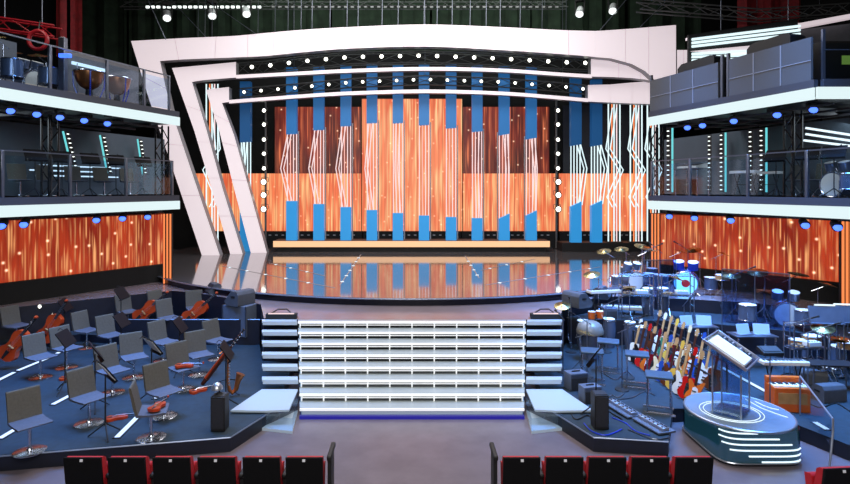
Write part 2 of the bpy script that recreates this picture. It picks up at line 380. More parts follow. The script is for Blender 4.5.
# columns
cols = [(246, 142, 199, 82, 3, -4), (292, 134, 201, 68, 11, -11), (319, 130, 204, 67, 10, -10), (346, 126, 207, 66, 10, -10), (372, 123, 210, 65, 8, -7), (398, 123, 213, 65, 3, -3),
        (424, 125, 215.5, 65, 0, 0), (451, 128, 217, 65, 0, 0), (477, 131.5, 218, 66, 2, -2), (504, 135, 216, 67, 3, 2), (531, 139, 213, 68, 4, 3), (575.5, 145.5, 204, 78, 0, 8), (596, 146, 203, 80, 0, 8)]
DC = 26.1
for i, (px, yt, yb, y0, _, bul) in enumerate(cols):
    lab = f'{ORD[i]} tall blue column from the left, with light tubes at its middle'
    if i == 0: lab = 'leftmost tall blue column, standing behind the inner arch leg'
    if i >= 11: lab = ['dim blue column with white zigzag tubes, left of the two at right', 'dim blue column with white zigzag tubes, right of the two at right'][i-11]
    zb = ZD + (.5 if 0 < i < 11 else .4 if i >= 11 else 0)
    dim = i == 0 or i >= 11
    t = thing('light_column', lab, 'column', (X(px, DC), DC, zb), 0, 'blue columns with light tubes across the back of the stage')
    z = lambda py: Z(py, DC) - zb
    hwid = .24
    sl = .12 if i in (9, 10, 11, 12) else 0
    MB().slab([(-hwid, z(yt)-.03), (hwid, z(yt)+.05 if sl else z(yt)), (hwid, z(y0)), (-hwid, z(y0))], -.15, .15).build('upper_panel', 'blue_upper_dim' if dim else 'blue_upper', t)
    MB().slab([(-hwid, 0), (hwid, 0), (hwid, z(yb)+sl), (-hwid, z(yb)-sl)], -.15, .15).build('lower_panel', 'blue_lower', t)
    ym = 168.5
    for k in range(4):
        x = -.21+.14*k
        MB().tube([(x, 0, z(yb)-.1), (x, 0, z(yt)+.1)], .027, 6).build('light_tube', 'tube_red' if (k == 1 and not dim) else ('tube_white' if dim else 'tube_pink'), t)
    if bul:
        bx = bul*DC/F
        for off in (0, .17):
            MB().tube([(bx*.25-.05+off, -.06, z(yt)+.05), (bx+off*.8, -.06, z(ym)), (bx*.3+off, -.06, z(yb)-.05)], .026, 6).build('bent_tube', 'tube_white' if dim else 'tube_pink', t)
    if i > 0 and i < 11:
        MB().box((.3 if bul <= 0 else -.3, 0, z((yt+241)/2)+.1), (.05, .05, z(yt)+.1)).build('side_post', 'arch_side', t)
# pure neon columns at right
for i, (px, lab) in enumerate(((614, 'neon column of white and orange tubes with zigzags, beside the dim blue columns'), (636, 'neon column of white and orange tubes right beside the balcony end'), (653, 'narrow neon column half hidden by the right balcony end'), (212, 'narrow neon column glimpsed between the arch legs at left'))):
    t = thing('neon_column', lab, 'column', (X(px, DC), DC, ZD + (.4 if i < 3 else 0)), 0, 'neon tube columns')
    zb = t.location.z
    z = lambda py: Z(py, DC) - zb
    top = 104 if i < 3 else 84
    s = -1 if i < 3 else 1
    for k, (x, m_) in enumerate(((-.26, 'tube_white'), (-.1, 'orange_tube'), (0, 'tube_white'), (.12, 'tube_pink'), (.27, 'tube_white'))):
        MB().tube([(x, 0, .04), (x, 0, z(top))], .03, 6).build('light_tube', m_, t)
    for off in (0, .2):
        MB().tube([(off-.1, -.07, z(top+4)), (s*.3+off-.1, -.07, z(149)), (-s*.3+off-.1, -.07, z(170)), (s*.25+off-.1, -.07, z(197)), (off-.1, -.07, z(207))], .026, 6).build('zigzag_tube', 'tube_white', t)
    MB().box((0, 0, .02), (.7, .3, .04)).build('base', 'black', t)
    MB().box((0, 0, z(top)+.02), (.7, .2, .04)).build('cap', 'black', t)

#@@ARCH
# ------------------------------------------------------------------ three nested white arches
def band(name, top, bot, d, thick, parent, loc, seams=0, m='arch_face'):
    """a strip between two rows of photo points, standing upright at depth d, extruded backwards"""
    n = len(top)
    T = [(X(a, d)-loc[0], Z(b, d)-loc[2]) for a, b in top]; B = [(X(a, d)-loc[0], Z(b, d)-loc[2]) for a, b in bot]
    y0 = d-loc[1]; y1 = y0+thick
    vs = [(x, y0, z) for x, z in T] + [(x, y0, z) for x, z in B] + [(x, y1, z) for x, z in T] + [(x, y1, z) for x, z in B]
    fs = []; mb = MB()
    q = lambda a, b, c, e, mi: mb.add(vs, [(a, b, c, e)], mi)
    for i in range(n-1):
        q(n+i, n+i+1, i+1, i, 0); q(2*n+i, 2*n+i+1, 3*n+i+1, 3*n+i, 1)
        q(i, i+1, 2*n+i+1, 2*n+i, 1); q(n+i+1, n+i, 3*n+i, 3*n+i+1, 1)
    q(n, 0, 2*n, 3*n, 1); q(n-1, 2*n-1, 4*n-1, 3*n-1, 1)
    # dark edging and panel seams, proud of the face by a millimetre or two
    def line(p, r, w):
        p, r = Vector(p), Vector(r); t = (r-p).normalized(); nn = Vector((-t.y, t.x))*w/2
        mb.add([(a.x, y0-.004, a.y) for a in (p-nn, p+nn, r+nn, r-nn)], [(0, 1, 2, 3)], 2)
    def lerp(P, u):
        u = min(max(u, 0), .9999)*(n-1); i = int(u); f = u-i
        return (P[i][0]*(1-f)+P[i+1][0]*f, P[i][1]*(1-f)+P[i+1][1]*f)
    for k in range(1, seams+1): line(lerp(T, k/(seams+1)), lerp(B, k/(seams+1)), .035)
    return mb.build(name, [m, 'arch_side', 'arch_seam'], parent)
def interp(pts, x):
    for (a, b), (c, e) in zip(pts, pts[1:]):
        if a <= x <= c: return b + (e-b)*(x-a)/(c-a)
    return pts[-1][1]
def smooth(pts, n=24):
    """Catmull-Rom through photo points"""
    out = []; P_ = [pts[0]] + list(pts) + [pts[-1]]
    for i in range(1, len(P_)-2):
        for k in range(n//(len(pts)-1)+1):
            t = k/(n//(len(pts)-1)+1)
            out.append(tuple(.5*((2*P_[i][j]) + (P_[i+1][j]-P_[i-1][j])*t + (2*P_[i-1][j]-5*P_[i][j]+4*P_[i+1][j]-P_[i+2][j])*t*t + (3*P_[i][j]-P_[i-1][j]-3*P_[i+1][j]+P_[i+2][j])*t**3) for j in (0, 1)))
    return out + [pts[-1]]
def arch(label, d, leg, top, block, trim=None, post=None):
    base = (X(leg[0][-1][0], d), d, ZD)
    t = thing('portal_arch', label, 'arch', base, 0, 'nested white arches framing the stage')
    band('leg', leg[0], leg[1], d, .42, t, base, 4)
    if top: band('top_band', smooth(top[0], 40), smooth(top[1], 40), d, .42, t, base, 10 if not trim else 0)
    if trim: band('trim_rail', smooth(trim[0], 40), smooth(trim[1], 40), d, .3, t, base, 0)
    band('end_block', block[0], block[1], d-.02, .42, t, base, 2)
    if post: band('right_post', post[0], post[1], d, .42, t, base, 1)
    return t
arch('outermost and largest white arch with a wide leaning leg', 24.4,
     ([(131, 41), (149, 99), (168, 155), (202, 256)], [(160, 61), (170, 107), (186, 155), (220, 256)]),
     ([(131, 41), (185, 38), (232, 36), (265, 33), (300, 30), (350, 27), (425, 24.5), (500, 27), (560, 30), (597, 31)],
      [(160, 61), (185, 59.3), (232, 57.5), (265, 56), (300, 52.5), (350, 48.5), (425, 46.5), (500, 50), (560, 54), (597, 57)]),
     ([(595, 31), (612, 30), (632, 28.6), (645, 27.5), (656, 26.6), (676, 25)], [(595, 57), (612, 58.5), (632, 64), (645, 71), (656, 81), (676, 106)]), None,
     ([(677, 50), (690, 50)], [(677, 110), (690, 110)]))
arch('middle white arch with a leaning leg and thin curved rail', 24.9,
     ([(172, 68), (194, 130), (212, 190), (230.5, 255)], [(192, 82), (206.5, 130), (223, 190), (243, 255)]),
     ([(172, 68), (205, 65), (236, 62)], [(192, 82), (205, 80), (236, 77.5)]),
     ([(591, 57.5), (612, 59.5), (632, 65), (645, 72), (653, 79)], [(591, 76.5), (612, 77), (632, 78), (645, 79.5), (653, 81)]),
     ([(236, 75), (300, 71.5), (350, 69), (425, 67), (500, 68.5), (560, 72.5), (592, 74.5)], [(236, 78.5), (300, 75), (350, 72.5), (425, 70.5), (500, 72), (560, 76), (592, 78)]))
arch('innermost and smallest white arch with a leaning leg and thin curved rail', 25.4,
     ([(206, 90), (219, 130), (235, 192), (251, 253.5)], [(222, 103), (234, 135), (250, 192), (267, 253.5)]),
     ([(206, 90), (216, 88.5), (229, 87)], [(222, 103), (225, 102.5), (229, 102)]),
     ([(588, 85), (610, 84.5), (632, 82.5), (655, 81)], [(588, 101.5), (610, 102.5), (632, 103.5), (655, 104)]),
     ([(229, 100), (300, 94.5), (350, 91.5), (425, 89.5), (500, 91.5), (560, 96), (588, 98.5)], [(229, 103.5), (300, 98), (350, 95), (425, 93), (500, 95), (560, 99.5), (588, 102)]))

# lamp rows between the arches
def round_lamp():
    t = thing('stage_lamp', 'x', 'lamp')
    MB().lathe([(.0, 0), (.11, 0), (.13, .06), (.13, .2), (.16, .26)], (0, 0, 0), 14, 0, Matrix.Rotation(PI/2, 4, 'X')).build('housing', 'black', t)
    MB().lathe([(.0, .262), (.12, .262), (.09, .3), (.0, .315)], (0, 0, 0), 14, 0, Matrix.Rotation(PI/2, 4, 'X')).build('lens', 'lamp_white', t)
    MB().tube([(-.15, .0, 0), (-.17, 0, .2), (0, 0, .24), (.17, 0, .2), (.15, 0, 0)], .015, 5).build('yoke', 'truss_metal', t)
    return t
def truss(name, label, pts, d, hgt=.55, rung=1.0, kind_m='truss_metal', dep=.4, cat='truss', hang=False):
    x0, z0 = X(pts[0][0], d), Z(pts[0][1], d)
    t = thing(name, label, cat, (x0, d, z0))
    P_ = [Vector((X(a, d)-x0, 0, Z(b, d)-z0)) for a, b in pts]
    for dz in (-hgt/2, hgt/2):
        for dy in (0, dep):
            MB().tube([p+Vector((0, dy, dz)) for p in P_], .03, 6).build('chord', kind_m, t)
    mb = MB(); tot = (P_[-1]-P_[0]).length; n = max(2, int(tot/rung)); 
    def pt(u):
        u = min(max(u, 0), .9999)*(len(P_)-1); i = int(u); return P_[i].lerp(P_[i+1], u-i)
    for k in range(n):
        a, b = pt(k/n), pt((k+1)/n); s = hgt/2 if k % 2 else -hgt/2
        mb.tube([a+Vector((0, 0, s)), b+Vector((0, 0, -s))], .016, 5); mb.tube([a+Vector((0, dep, -s)), b+Vector((0, 0, s))], .016, 5)
    mb.build('lacing', kind_m, t)
    if hang:
        for u in (.15, .5, .85): q = pt(u); MB().tube([q+Vector((0, dep/2, hgt/2)), Vector((q.x, dep/2, 15-z0))], .012, 5).build('hanger', 'steel', t)
    return t
row1 = [(236, 69), (265, 67), (300, 62.5), (350, 58), (425, 56.5), (500, 59.5), (560, 63), (590, 64)]
row2 = [(240, 93), (300, 88), (350, 83), (425, 80), (500, 82.5), (560, 87), (587, 90)]
truss('lighting_truss', 'dark curved truss of the upper lamp row under the outermost arch', row1, 25.36, .5)
truss('lighting_truss', 'dark curved truss of the lower lamp row under the middle arch', row2, 25.87, .4, dep=.03, hang=True)
for r_, (row, n, d, xa, xb, word) in enumerate(((row1, 19, 25.15, 253, 584, 'upper'), (row2, 21, 25.65, 245, 582, 'lower'))):
    for k in range(n):
        px = xa+(xb-xa)*k/(n-1); py = interp(row, px)
        s = make('lamp', round_lamp, f'{ORD[k]} round white lamp from the left in the {word} lamp row between the arches', (X(px, d), d, Z(py, d)), 0, f'{word} row of round white lamps')
        s.scale = (.56,)*3 if r_ else (.7,)*3
for side, px in (('left', 265), ('right', 557)):
    ys = [111, 125, 140, 154, 168.5, 182, 195, 209]; d = 26.9
    t = thing('lamp_ladder', f'dark vertical pole carrying the {side} column of round lamps', 'pole', (X(px, d), d+.12, ZD))
    MB().tube([(0, 0, 0), (0, 0, Z(100, d)-ZD)], .05, 8).build('pole', 'truss_metal', t)
    MB().box((0, 0, .02), (.3, .3, .04)).build('base', 'black', t)
    for k, py in enumerate(ys):
        s = make('lamp', round_lamp, f'{ORD[k]} round lamp from the top in the {side} vertical lamp column', (X(px, d), d, Z(py, d)), 0, f'{side} vertical column of round lamps')
        s.scale = (.72,)*3 if k < 5 else (1.0,)*3

#@@WINGS
# ------------------------------------------------------------------ two-storey balcony wings
ZL, ZU = 3.78, 6.5      # heights of the two glowing edges
FL, FU = ZL+.32, ZU+.32  # balcony floors
class Wing:
    def __init__(s, sgn):
        s.sgn = sgn
        s.a = Vector((-7.57, 18.5)) if sgn < 0 else Vector((7.70, 18.5))
        s.b = Vector((-9.45, 13.0)) if sgn < 0 else Vector((9.24, 13.0))
        s.u = (s.b-s.a).normalized(); s.n = Vector((-s.u.y, s.u.x)) * (1 if sgn > 0 else -1)
        if s.n.x*sgn < 0: s.n = -s.n
        s.L = (s.b-s.a).length
        s.rz = math.atan2(s.u.y, s.u.x)
    def p(s, px, back=0.):
        """the point of the wing 'back' metres behind its front edge that falls in photo column px"""
        k = (px-CX)/F; o = s.a + s.n*back
        t = (k*o.y-o.x)/(s.u.x-k*s.u.y)
        return o + s.u*t
    def t(s, px, back=0.): return (s.p(px, back)-s.a).dot(s.u)
WL, WR = Wing(-1), Wing(1)
def yaw_front(w): return math.atan2(-w.n.y, -w.n.x)   # faces out of the wing
def balcony(w, label, zc, t0, t1, posts, glass=True, extra=None, rail_h=1.1):
    """slab + glowing edge + kerb + railing. Local x = along the edge, local y = into the wing."""
    t = thing('balcony', label, 'balcony', (w.a.x, w.a.y, zc))
    rot = w.rz if w.sgn < 0 else w.rz
    s = 1 if (Vector((-w.u.y, w.u.x))).dot(w.n) > 0 else -1   # local +y or -y is 'into the wing'
    t.rotation_euler = (0, 0, rot)
    c = (t0+t1)/2; l = t1-t0
    MB().box((c, s*.03, 0), (l, .06, .27)).build('light_strip', 'strip_white', t)
    MB().box((c, s*2.1, 0.02), (l, 4.1, .2)).build('deck', 'underside', t)
    MB().box((c, s*.08, .23), (l, .12, .18)).build('kerb', 'kerb', t)
    for k in range(int(l/1.1)): MB().box((t0+.5+k*1.1, s*2.35, -.13), (.08, 3.2, .1)).build('joist', 'black', t)
    for k in range(3): MB().box((c, s*(.7+k*1.1), -.2), (l-.1, .05, .05)).build('purlin', 'dark_grey', t)
    for k, px in enumerate(posts):
        x = w.t(px, .1); 
        MB().box((x, s*.1, .32+rail_h/2), (.07, .07, rail_h)).build('rail_post', 'steel', t, .01)
    if glass:
        xs = sorted(w.t(px, .1) for px in posts)
        for a, b in zip(xs, xs[1:]):
            if b-a > .5: MB().box(((a+b)/2, s*.1, .34+rail_h*.45), (b-a-.1, .015, rail_h*.86)).build('glass_panel', 'glass', t)
        MB().box(((xs[0]+xs[-1])/2, s*.1, .32+rail_h), (xs[-1]-xs[0]+.07, .05, .03)).build('handrail', 'steel', t)
    return t, s
Bl, s_ = balcony(WL, 'lower left balcony with white glowing edge and glass railing', ZL, 0, 9, (-60, 2, 70, 126, 172))
Bu, s_ = balcony(WL, 'upper left balcony with white glowing edge and glass railing', ZU, 0, 9, (-60, 50, 107, 144, 169))
Cl, s_ = balcony(WR, 'lower right balcony with white glowing edge and glass railing', ZL, 0, 9, (652, 690, 748, 807, 900))
Cu, s_ = balcony(WR, 'upper right balcony with white glowing edge and grey fabric rail panels', ZU, 0, WR.L-.04, (), False)
sR = s_
for a, b in ((652, 720), (731, 818)):
    x0, x1 = WR.t(a, .1), WR.t(b, .1)
    if b > 815: x1 = WR.L-.12
    q = MB().box(((x0+x1)/2, sR*.06, .32+.5), (x1-x0, .06, 1.0)).build('rail_panel', 'panel_fabric', Cu)
    mb = MB()
    for k in (1, 2): mb.box((x0+(x1-x0)*k/3, sR*.025, .82), (.03, .012, .98))
    mb.box(((x0+x1)/2, sR*.025, .78), (x1-x0, .012, .02))
    mb.build('seam', 'seam', q)
for px in (652, 723, 729): MB().box((WR.t(px, .1), sR*.08, .32+.58), (.07, .07, 1.2)).build('rail_post', 'steel', Cu)
# the part of the upper right balcony that turns to run square to the camera
t = thing('balcony', 'short return of the upper right balcony, running off the right edge', 'balcony', (9.265, 12.95, ZU))
MB().box((1.6, .03, 0), (3.2, .06, .27)).build('light_strip', 'strip_white', t)
MB().prism([(.08, .06), (3.2, .06), (3.2, .8)], -.08, .12).build('deck', 'underside', t)
MB().box((1.68, .08, .23), (3.04, .12, .18)).build('kerb', 'kerb', t)
for x in (.2, .95): MB().box((x, .1, .9), (.06, .06, 1.15)).build('rail_post', 'steel', t)
MB().tube([(.2, .1, 1.0), (3.2, .1, 1.0)], .015, 6).build('handrail', 'steel', t)
MB().box((1.2, .1, .75), (1.9, .012, .8)).build('glass_panel', 'glass', t)

# orange screens, plinths and pillars below
for nm, px0, d0, px1, d1 in (('left', 163, 18.9, -60, 13.9), ('right', 661, 18.8, 905, 14.1)):
    a = Vector((X(px0, d0), d0)); b = Vector((X(px1, d1), d1))
    if nm == 'left': a, b = b, a
    dv = b-a; l = dv.length; rz = math.atan2(dv.y, dv.x)
    t = thing('led_screen', f'orange streaked screen under the {nm} balcony', 'screen', (a.x, a.y, 1.82), rz)
    MB().box((l/2, 0, .83), (l, .06, 1.66)).build('display', 'screen_wing', t)
    MB().box((l/2, .14, .83), (l-.05, .2, 1.62)).build('casing', 'black', t)
    MB().box((l/2, -.02, 1.66), (l+.04, .1, .04)).build('top_rail', 'wood_red', t)
    t = thing('screen_plinth', f'long black plinth under the {nm} orange screen', 'plinth', (a.x, a.y, ZS), rz)
    MB().box((l/2, .1, .28), (l, .5, .56)).build('body', 'matte_black', t)
    t = thing('screen_header', f'black soffit box above the {nm} orange screen', 'soffit', (a.x, a.y, 3.51), rz)
    MB().box((l/2, .25, .02), (l, .5, .035)).build('board', 'black', t)
for px, d, lab in ((167.5, 18.2, 'slim pillar of orange light tubes at the inner end of the left orange screen'), (655, 18.4, 'slim pillar of orange light tubes at the inner end of the right orange screen'), (846.5, 14.0, 'slim pillar of orange light tubes at the right edge of the right orange screen')):
    w = .3
    t = thing('light_pillar', lab, 'pillar', (X(px, d), d, ZS))
    hz = 2.27
    MB().box((0, .03, hz/2), (w, .05, hz)).build('backing', 'black', t)
    for x in (-.1, .0, .1): MB().box((x, -.02, hz/2), (.04, .04, hz-.04)).build('light_tube', 'orange_tube', t)
# back walls of the wings
def wing_flat(name, label, w, px0, px1, back, z0, h, m, lean=0., cat='wall panel'):
    a, b = w.p(px0, back), w.p(px1, back)
    if a.x > b.x: a, b = b, a
    dv = b-a; l = dv.length
    t = thing(name, label, cat, (a.x, a.y, z0), math.atan2(dv.y, dv.x))
    MB().box((l/2, 0, h/2), (l, .06, h)).build('panel', m, t)
    return t, l
wing_flat('wall_panel', 'slate grey back panel of the lower left balcony', WL, -80, 164, 3.7, FL, 2.2, 'wing_wall')
wing_flat('wall_panel', 'slate grey back panel of the lower right balcony', WR, 664, 930, 3.7, FL, 2.2, 'wing_wall')
def dot_strip(label, w, px, back, z0, z1, n, lean=0., line=True, lx=.14):
    p = w.p(px, back)
    t = thing('dot_light_strip', label, 'light strip', (p.x, p.y, z0), math.atan2(-w.n.y, -w.n.x)+PI/2)
    h = z1-z0
    MB().add([(-.09, .03, 0), (.09, .03, 0), (.09+lean, .03, h), (-.09+lean, .03, h)], [(0, 1, 2, 3)]).build('backing', 'black', t)
    for k in range(n):
        z = h*(k+.5)/n; MB().lathe([(0, -.02), (.05, 0), (0, .02)], (lean*z/h, 0, z), 8).build('dot_lamp', 'dot_white', t)
    if line: MB().tube([(lx, .0, 0), (lx+lean, .0, h)], .03, 6).build('cyan_tube', 'cyan_line', t)
for k, (px, lean) in enumerate(((77, -.35), (111, -.3), (146, -.25))):
    dot_strip(f'{("left", "middle", "right")[k]} slanted strip of white dots in the lower left balcony', WL, px, 3.3, FL+.75, FL+2.05, 9, -lean*(-1), True, -.16)
for k, (px, ln) in enumerate(((668, True), (709, False), (721, True), (750, False), (761, True))):
    dot_strip(f'{ORD[k]} upright strip of white dots from the left in the lower right balcony', WR, px, 3.3 if k else .5, FL+.1, FL+2.15, 13, 0, ln, .2)
# white light bars low on the left balcony's back wall and on the right one's
for k, (px0, px1, zz) in enumerate(((36, 118, .62), (30, 112, .78), (40, 120, .94))):
    a, b = WL.p(px0, 3.4), WL.p(px1, 3.4); dv = b-a
    t = thing('light_bar', f'{("lowest", "middle", "topmost")[k]} of three white light bars behind the lower left balcony music stands', 'light bar', (a.x, a.y, FL+zz), math.atan2(dv.y, dv.x))
    MB().box((dv.length/2, 0, 0), (dv.length, .04, .04)).build('tube', 'line_white', t); MB().box((dv.length/2, -.04 if False else .04, 0), (dv.length, .03, .06)).build('channel', 'steel', t)
for k, (px0, px1, za, zb_) in enumerate(((806, 870, 2.0, 1.55), (806, 870, 1.82, 1.4), (804, 870, 1.64, 1.28))):
    a, b = WR.p(px0, 3.3), WR.p(px1, 3.3)
    t = thing('light_bar', f'{("upper", "middle", "lower")[k]} sloping white light bar in the right end of the lower right balcony', 'light bar', (a.x, a.y, FL+za))
    MB().tube([(0, 0, 0), (b.x-a.x, b.y-a.y, zb_-za)], .035, 6).build('tube', 'line_white', t)
    MB().tube([(0, .05, 0), (b.x-a.x, b.y-a.y+.05, zb_-za)], .03, 6).build('channel', 'steel', t)
# truss pillars carrying the upper balconies
for w, px, lab in ((WL, 50, 'dark truss pillar between the decks of the left balcony'), (WL, 162, 'dark truss pillar at the inner end of the left balcony'), (WR, 793, 'dark truss pillar between the decks of the right balcony'), (WR, 657, 'dark truss pillar at the inner end of the right balcony')):
    p = w.p(px, .85 if px in (657, 162) else 1.55); t = thing('truss_pillar', lab, 'pillar', (p.x, p.y, FL-.2), w.rz)
    h = ZU-.1-FL+.2
    for dx in (-.14, .14):
        for dy in (-.14, .14): MB().tube([(dx, dy, .2), (dx, dy, h)], .03, 6).build('chord', 'black_gloss', t)
    mb = MB()
    for k in range(6):
        z = .2+(h-.3)*k/6; z2 = .2+(h-.3)*(k+1)/6; sx = 1 if k % 2 else -1
        for dy in (-.14, .14): mb.tube([(-.14*sx, dy, z), (.14*sx, dy, z2)], .018, 5)
    mb.build('lacing', 'black_gloss', t)
# small blue spotlights under the decks
def spot():
    t = thing('blue_spotlight', 'x', 'spotlight')
    MB().box((0, 0, .17), (.2, .08, .05)).build('bracket', 'black', t)
    MB().cyl((0, .12, .03), (0, -.1, -.05), .09, .11, 12).build('body', 'black', t)
    MB().lathe([(0, 0), (.095, 0), (.07, .03), (0, .04)], (0, 0, 0), 12, 0, Matrix.Translation((0, -.1, -.05)) @ Matrix.Rotation(PI/2-.35, 4, 'X')).build('lens', 'lamp_blue', t)
    return t
for w, zc, lst, nm in ((WL, ZL, (3, 25, 97, 123, 148), 'lower left'), (WL, ZU, (12, 38, 61, 85, 108), 'upper left'), (WR, ZL, (669, 694, 730, 804, 836), 'lower right'), (WR, ZU, (687, 702, 733, 776, 812), 'upper right')):
    for k, px in enumerate(lst):
        p = w.p(px, .35)
        make('spot', spot, f'{ORD[k]} small blue spotlight from the left under the {nm} balcony', (p.x, p.y, zc-.28 if zc == ZU else zc-.29), math.atan2(p.x, -p.y)*.0 + (.35 if w is WL else -.35), f'blue spotlights under the {nm} balcony')

#@@ORCHESTRA
# ------------------------------------------------------------------ builders of the orchestra's things (local x = the way they face)
def swivel_chair():
    t = thing('swivel_chair', 'x', 'chair')
    MB().lathe([(.0, 0), (.23, 0), (.23, .008), (.2, .018), (.05, .03), (.04, .05), (0, .05)], n=28).build('base', 'chrome', t)
    MB().cyl((0, 0, .04), (0, 0, .42), .025, .025, 12).build('pole', 'chrome', t)
    MB().box((.02, 0, .425), (.3, .3, .02)).build('seat_plate', 'black', t)
    seat = MB()
    prof = [(-.2, .475), (-.05, .455), (.1, .455), (.22, .465), (.26, .45), (.24, .43), (.1, .425), (-.05, .425), (-.2, .43)]
    xf = Matrix(((1,0,0,0),(0,0,1,0),(0,1,0,0),(0,0,0,1)))
    seat.prism(prof, -.235, .235, 0, None, None, xf); seat.build('seat', 'seat_bluelit', t, .012)
    back = MB(); prof = [(-.2, .44), (-.16, .45), (-.19, .56), (-.225, .74), (-.265, .9), (-.285, .915), (-.305, .9), (-.27, .74), (-.235, .56)]
    back.prism(prof, -.23, .23, 0, None, None, xf); back.build('backrest', 'chair_fabric', t, .012)
    return t
CH = [  # back-centre photo column, row, tier, yaw degrees, label
 (24, 403, 1, -38, 'grey swivel chair at the front left corner of the left riser'),
 (81, 381, 1, -30, 'grey swivel chair second from left in the front row, a violin by its base'),
 (34, 344, 1, -28, 'grey swivel chair beside the red cello at the far left edge'),
 (106, 356, 1, -34, 'grey swivel chair in the middle of the left riser, facing the tilted front music stand'),
 (60, 336, 1, -26, 'grey swivel chair half hidden behind a black music stand at left'),
 (105, 324, 1, -30, 'grey swivel chair at the foot of the raised step, beside a music stand'),
 (131, 343, 1, -50, 'grey swivel chair just in front of the lit music sheet at left'),
 (157, 330, 1, -30, 'grey swivel chair tucked against the raised step, left of its neighbour with stand'),
 (177, 353, 1, -40, 'grey swivel chair in the centre right of the left riser, turned to the stairs'),
 (195, 341, 1, -48, 'grey swivel chair behind the bassoon, steeply angled'),
 (211, 329, 1, -30, 'grey swivel chair at the right end of the row along the raised step'),
 (156, 375, 1, -34, 'grey swivel chair behind the front chair that holds a violin'),
 (135, 397, 1, 18, 'grey swivel chair seen edge-on at the riser front with a violin on its seat'),
 (10, 315, 2, -20, 'grey swivel chair alone at the far left below the orange screen'),
 (123, 302, 2, -30, 'grey swivel chair on the raised step, leftmost of three near the light pillar'),
 (155, 298, 2, -30, 'grey swivel chair on the raised step next to the orange light pillar'),
 (194, 298, 2, -60, 'grey swivel chair on the raised step beside the blue wedge speaker'),
 (164, 307.5, 2, -34, 'grey swivel chair at the front edge of the raised step near an orange cello'),
 (80, 320, 1, -20, 'grey swivel chair at the left end of the parapet behind a music stand'),
]
chairs = []
for px, py, tier, yaw, lab in CH:
    tz = Z1 if tier == 1 else ZL2
    p = at(px, py, tz+.69); c = Vector((math.cos(R(yaw)), math.sin(R(yaw))))
    chairs.append(make('chair', swivel_chair, lab, (p.x+.24*c.x, p.y+.24*c.y, tz), R(yaw), 'grey swivel chairs of the left orchestra'))

def music_stand(sheets=False):
    t = thing('music_stand', 'x', 'music stand')
    MB().cyl((0, 0, .18), (0, 0, 1.02), .014, .012, 8).build('pole', 'black', t)
    for k in range(3):
        a = 2*PI*k/3+.4
        MB().tube([(0, 0, .22), (.27*math.cos(a), .27*math.sin(a), .012)], .012, 6).build('leg', 'black', t)
    xf = Matrix.Translation((.02, 0, 1.08)) @ Matrix.Rotation(-.6, 4, 'Y')

    mb = MB(); mb.box((0, 0, 0), (.02, .5, .34)); mb.box((-.03, 0, -.165), (.06, .5, .015)); mb.v = [tuple(xf @ Vector(v)) for v in mb.v]
    desk = mb.build('desk', 'stand_black', t, .004)
    mb = MB(); mb.box((-.016, -.115, .0), (.008, .21, .29)); mb.box((-.016, .115, .0), (.008, .21, .29)); mb.v = [tuple(xf @ Vector(v)) for v in mb.v]
    if sheets: mb.build('sheet_music', 'paper', desk)
    mb = MB(); mb.tube([(-.0, .1, .17), (-.03, .1, .23), (-.09, .1, .22)], .008, 5); mb.v = [tuple(xf @ Vector(v)) for v in mb.v]
    mb.build('stand_light', 'black', desk)
    return t
MS = [(65, 338, 1, 8, 'black music stand left of centre in the second row of the left riser'), (121, 320, 1, 4, 'black music stand in front of the raised step, beside a grey chair'),
      (108, 371, 1, 43, 'black tripod music stand at the front of the left riser with a white sheet'), (58, 307, 1, 10, 'black music stand at left below the orange screen, beside the parapet end'),
      (150, 345, 1, 46, 'black music stand turned to show its lit sheet, mid left riser'), (180, 325, 1, 6, 'black music stand tilted in front of the raised step wall'),
      (121, 293, 2, 0, 'black music stand on the raised step left of the orange light pillar'), (229, 352, 1, 10, 'slender music stand near the flank of the stairs'), (95, 351, 1, 36, 'black music stand between two chairs in the middle of the left riser')]
for px, py, tier, yaw, lab in MS:
    tz = Z1 if tier == 1 else ZL2
    p = at(px, py, tz+1.08)
    sh = 'sheet' in lab
    make('stand_lit' if sh else 'stand', (lambda: music_stand(True)) if sh else music_stand, lab, (p.x, p.y, tz), R(yaw), 'black music stands of the left orchestra')

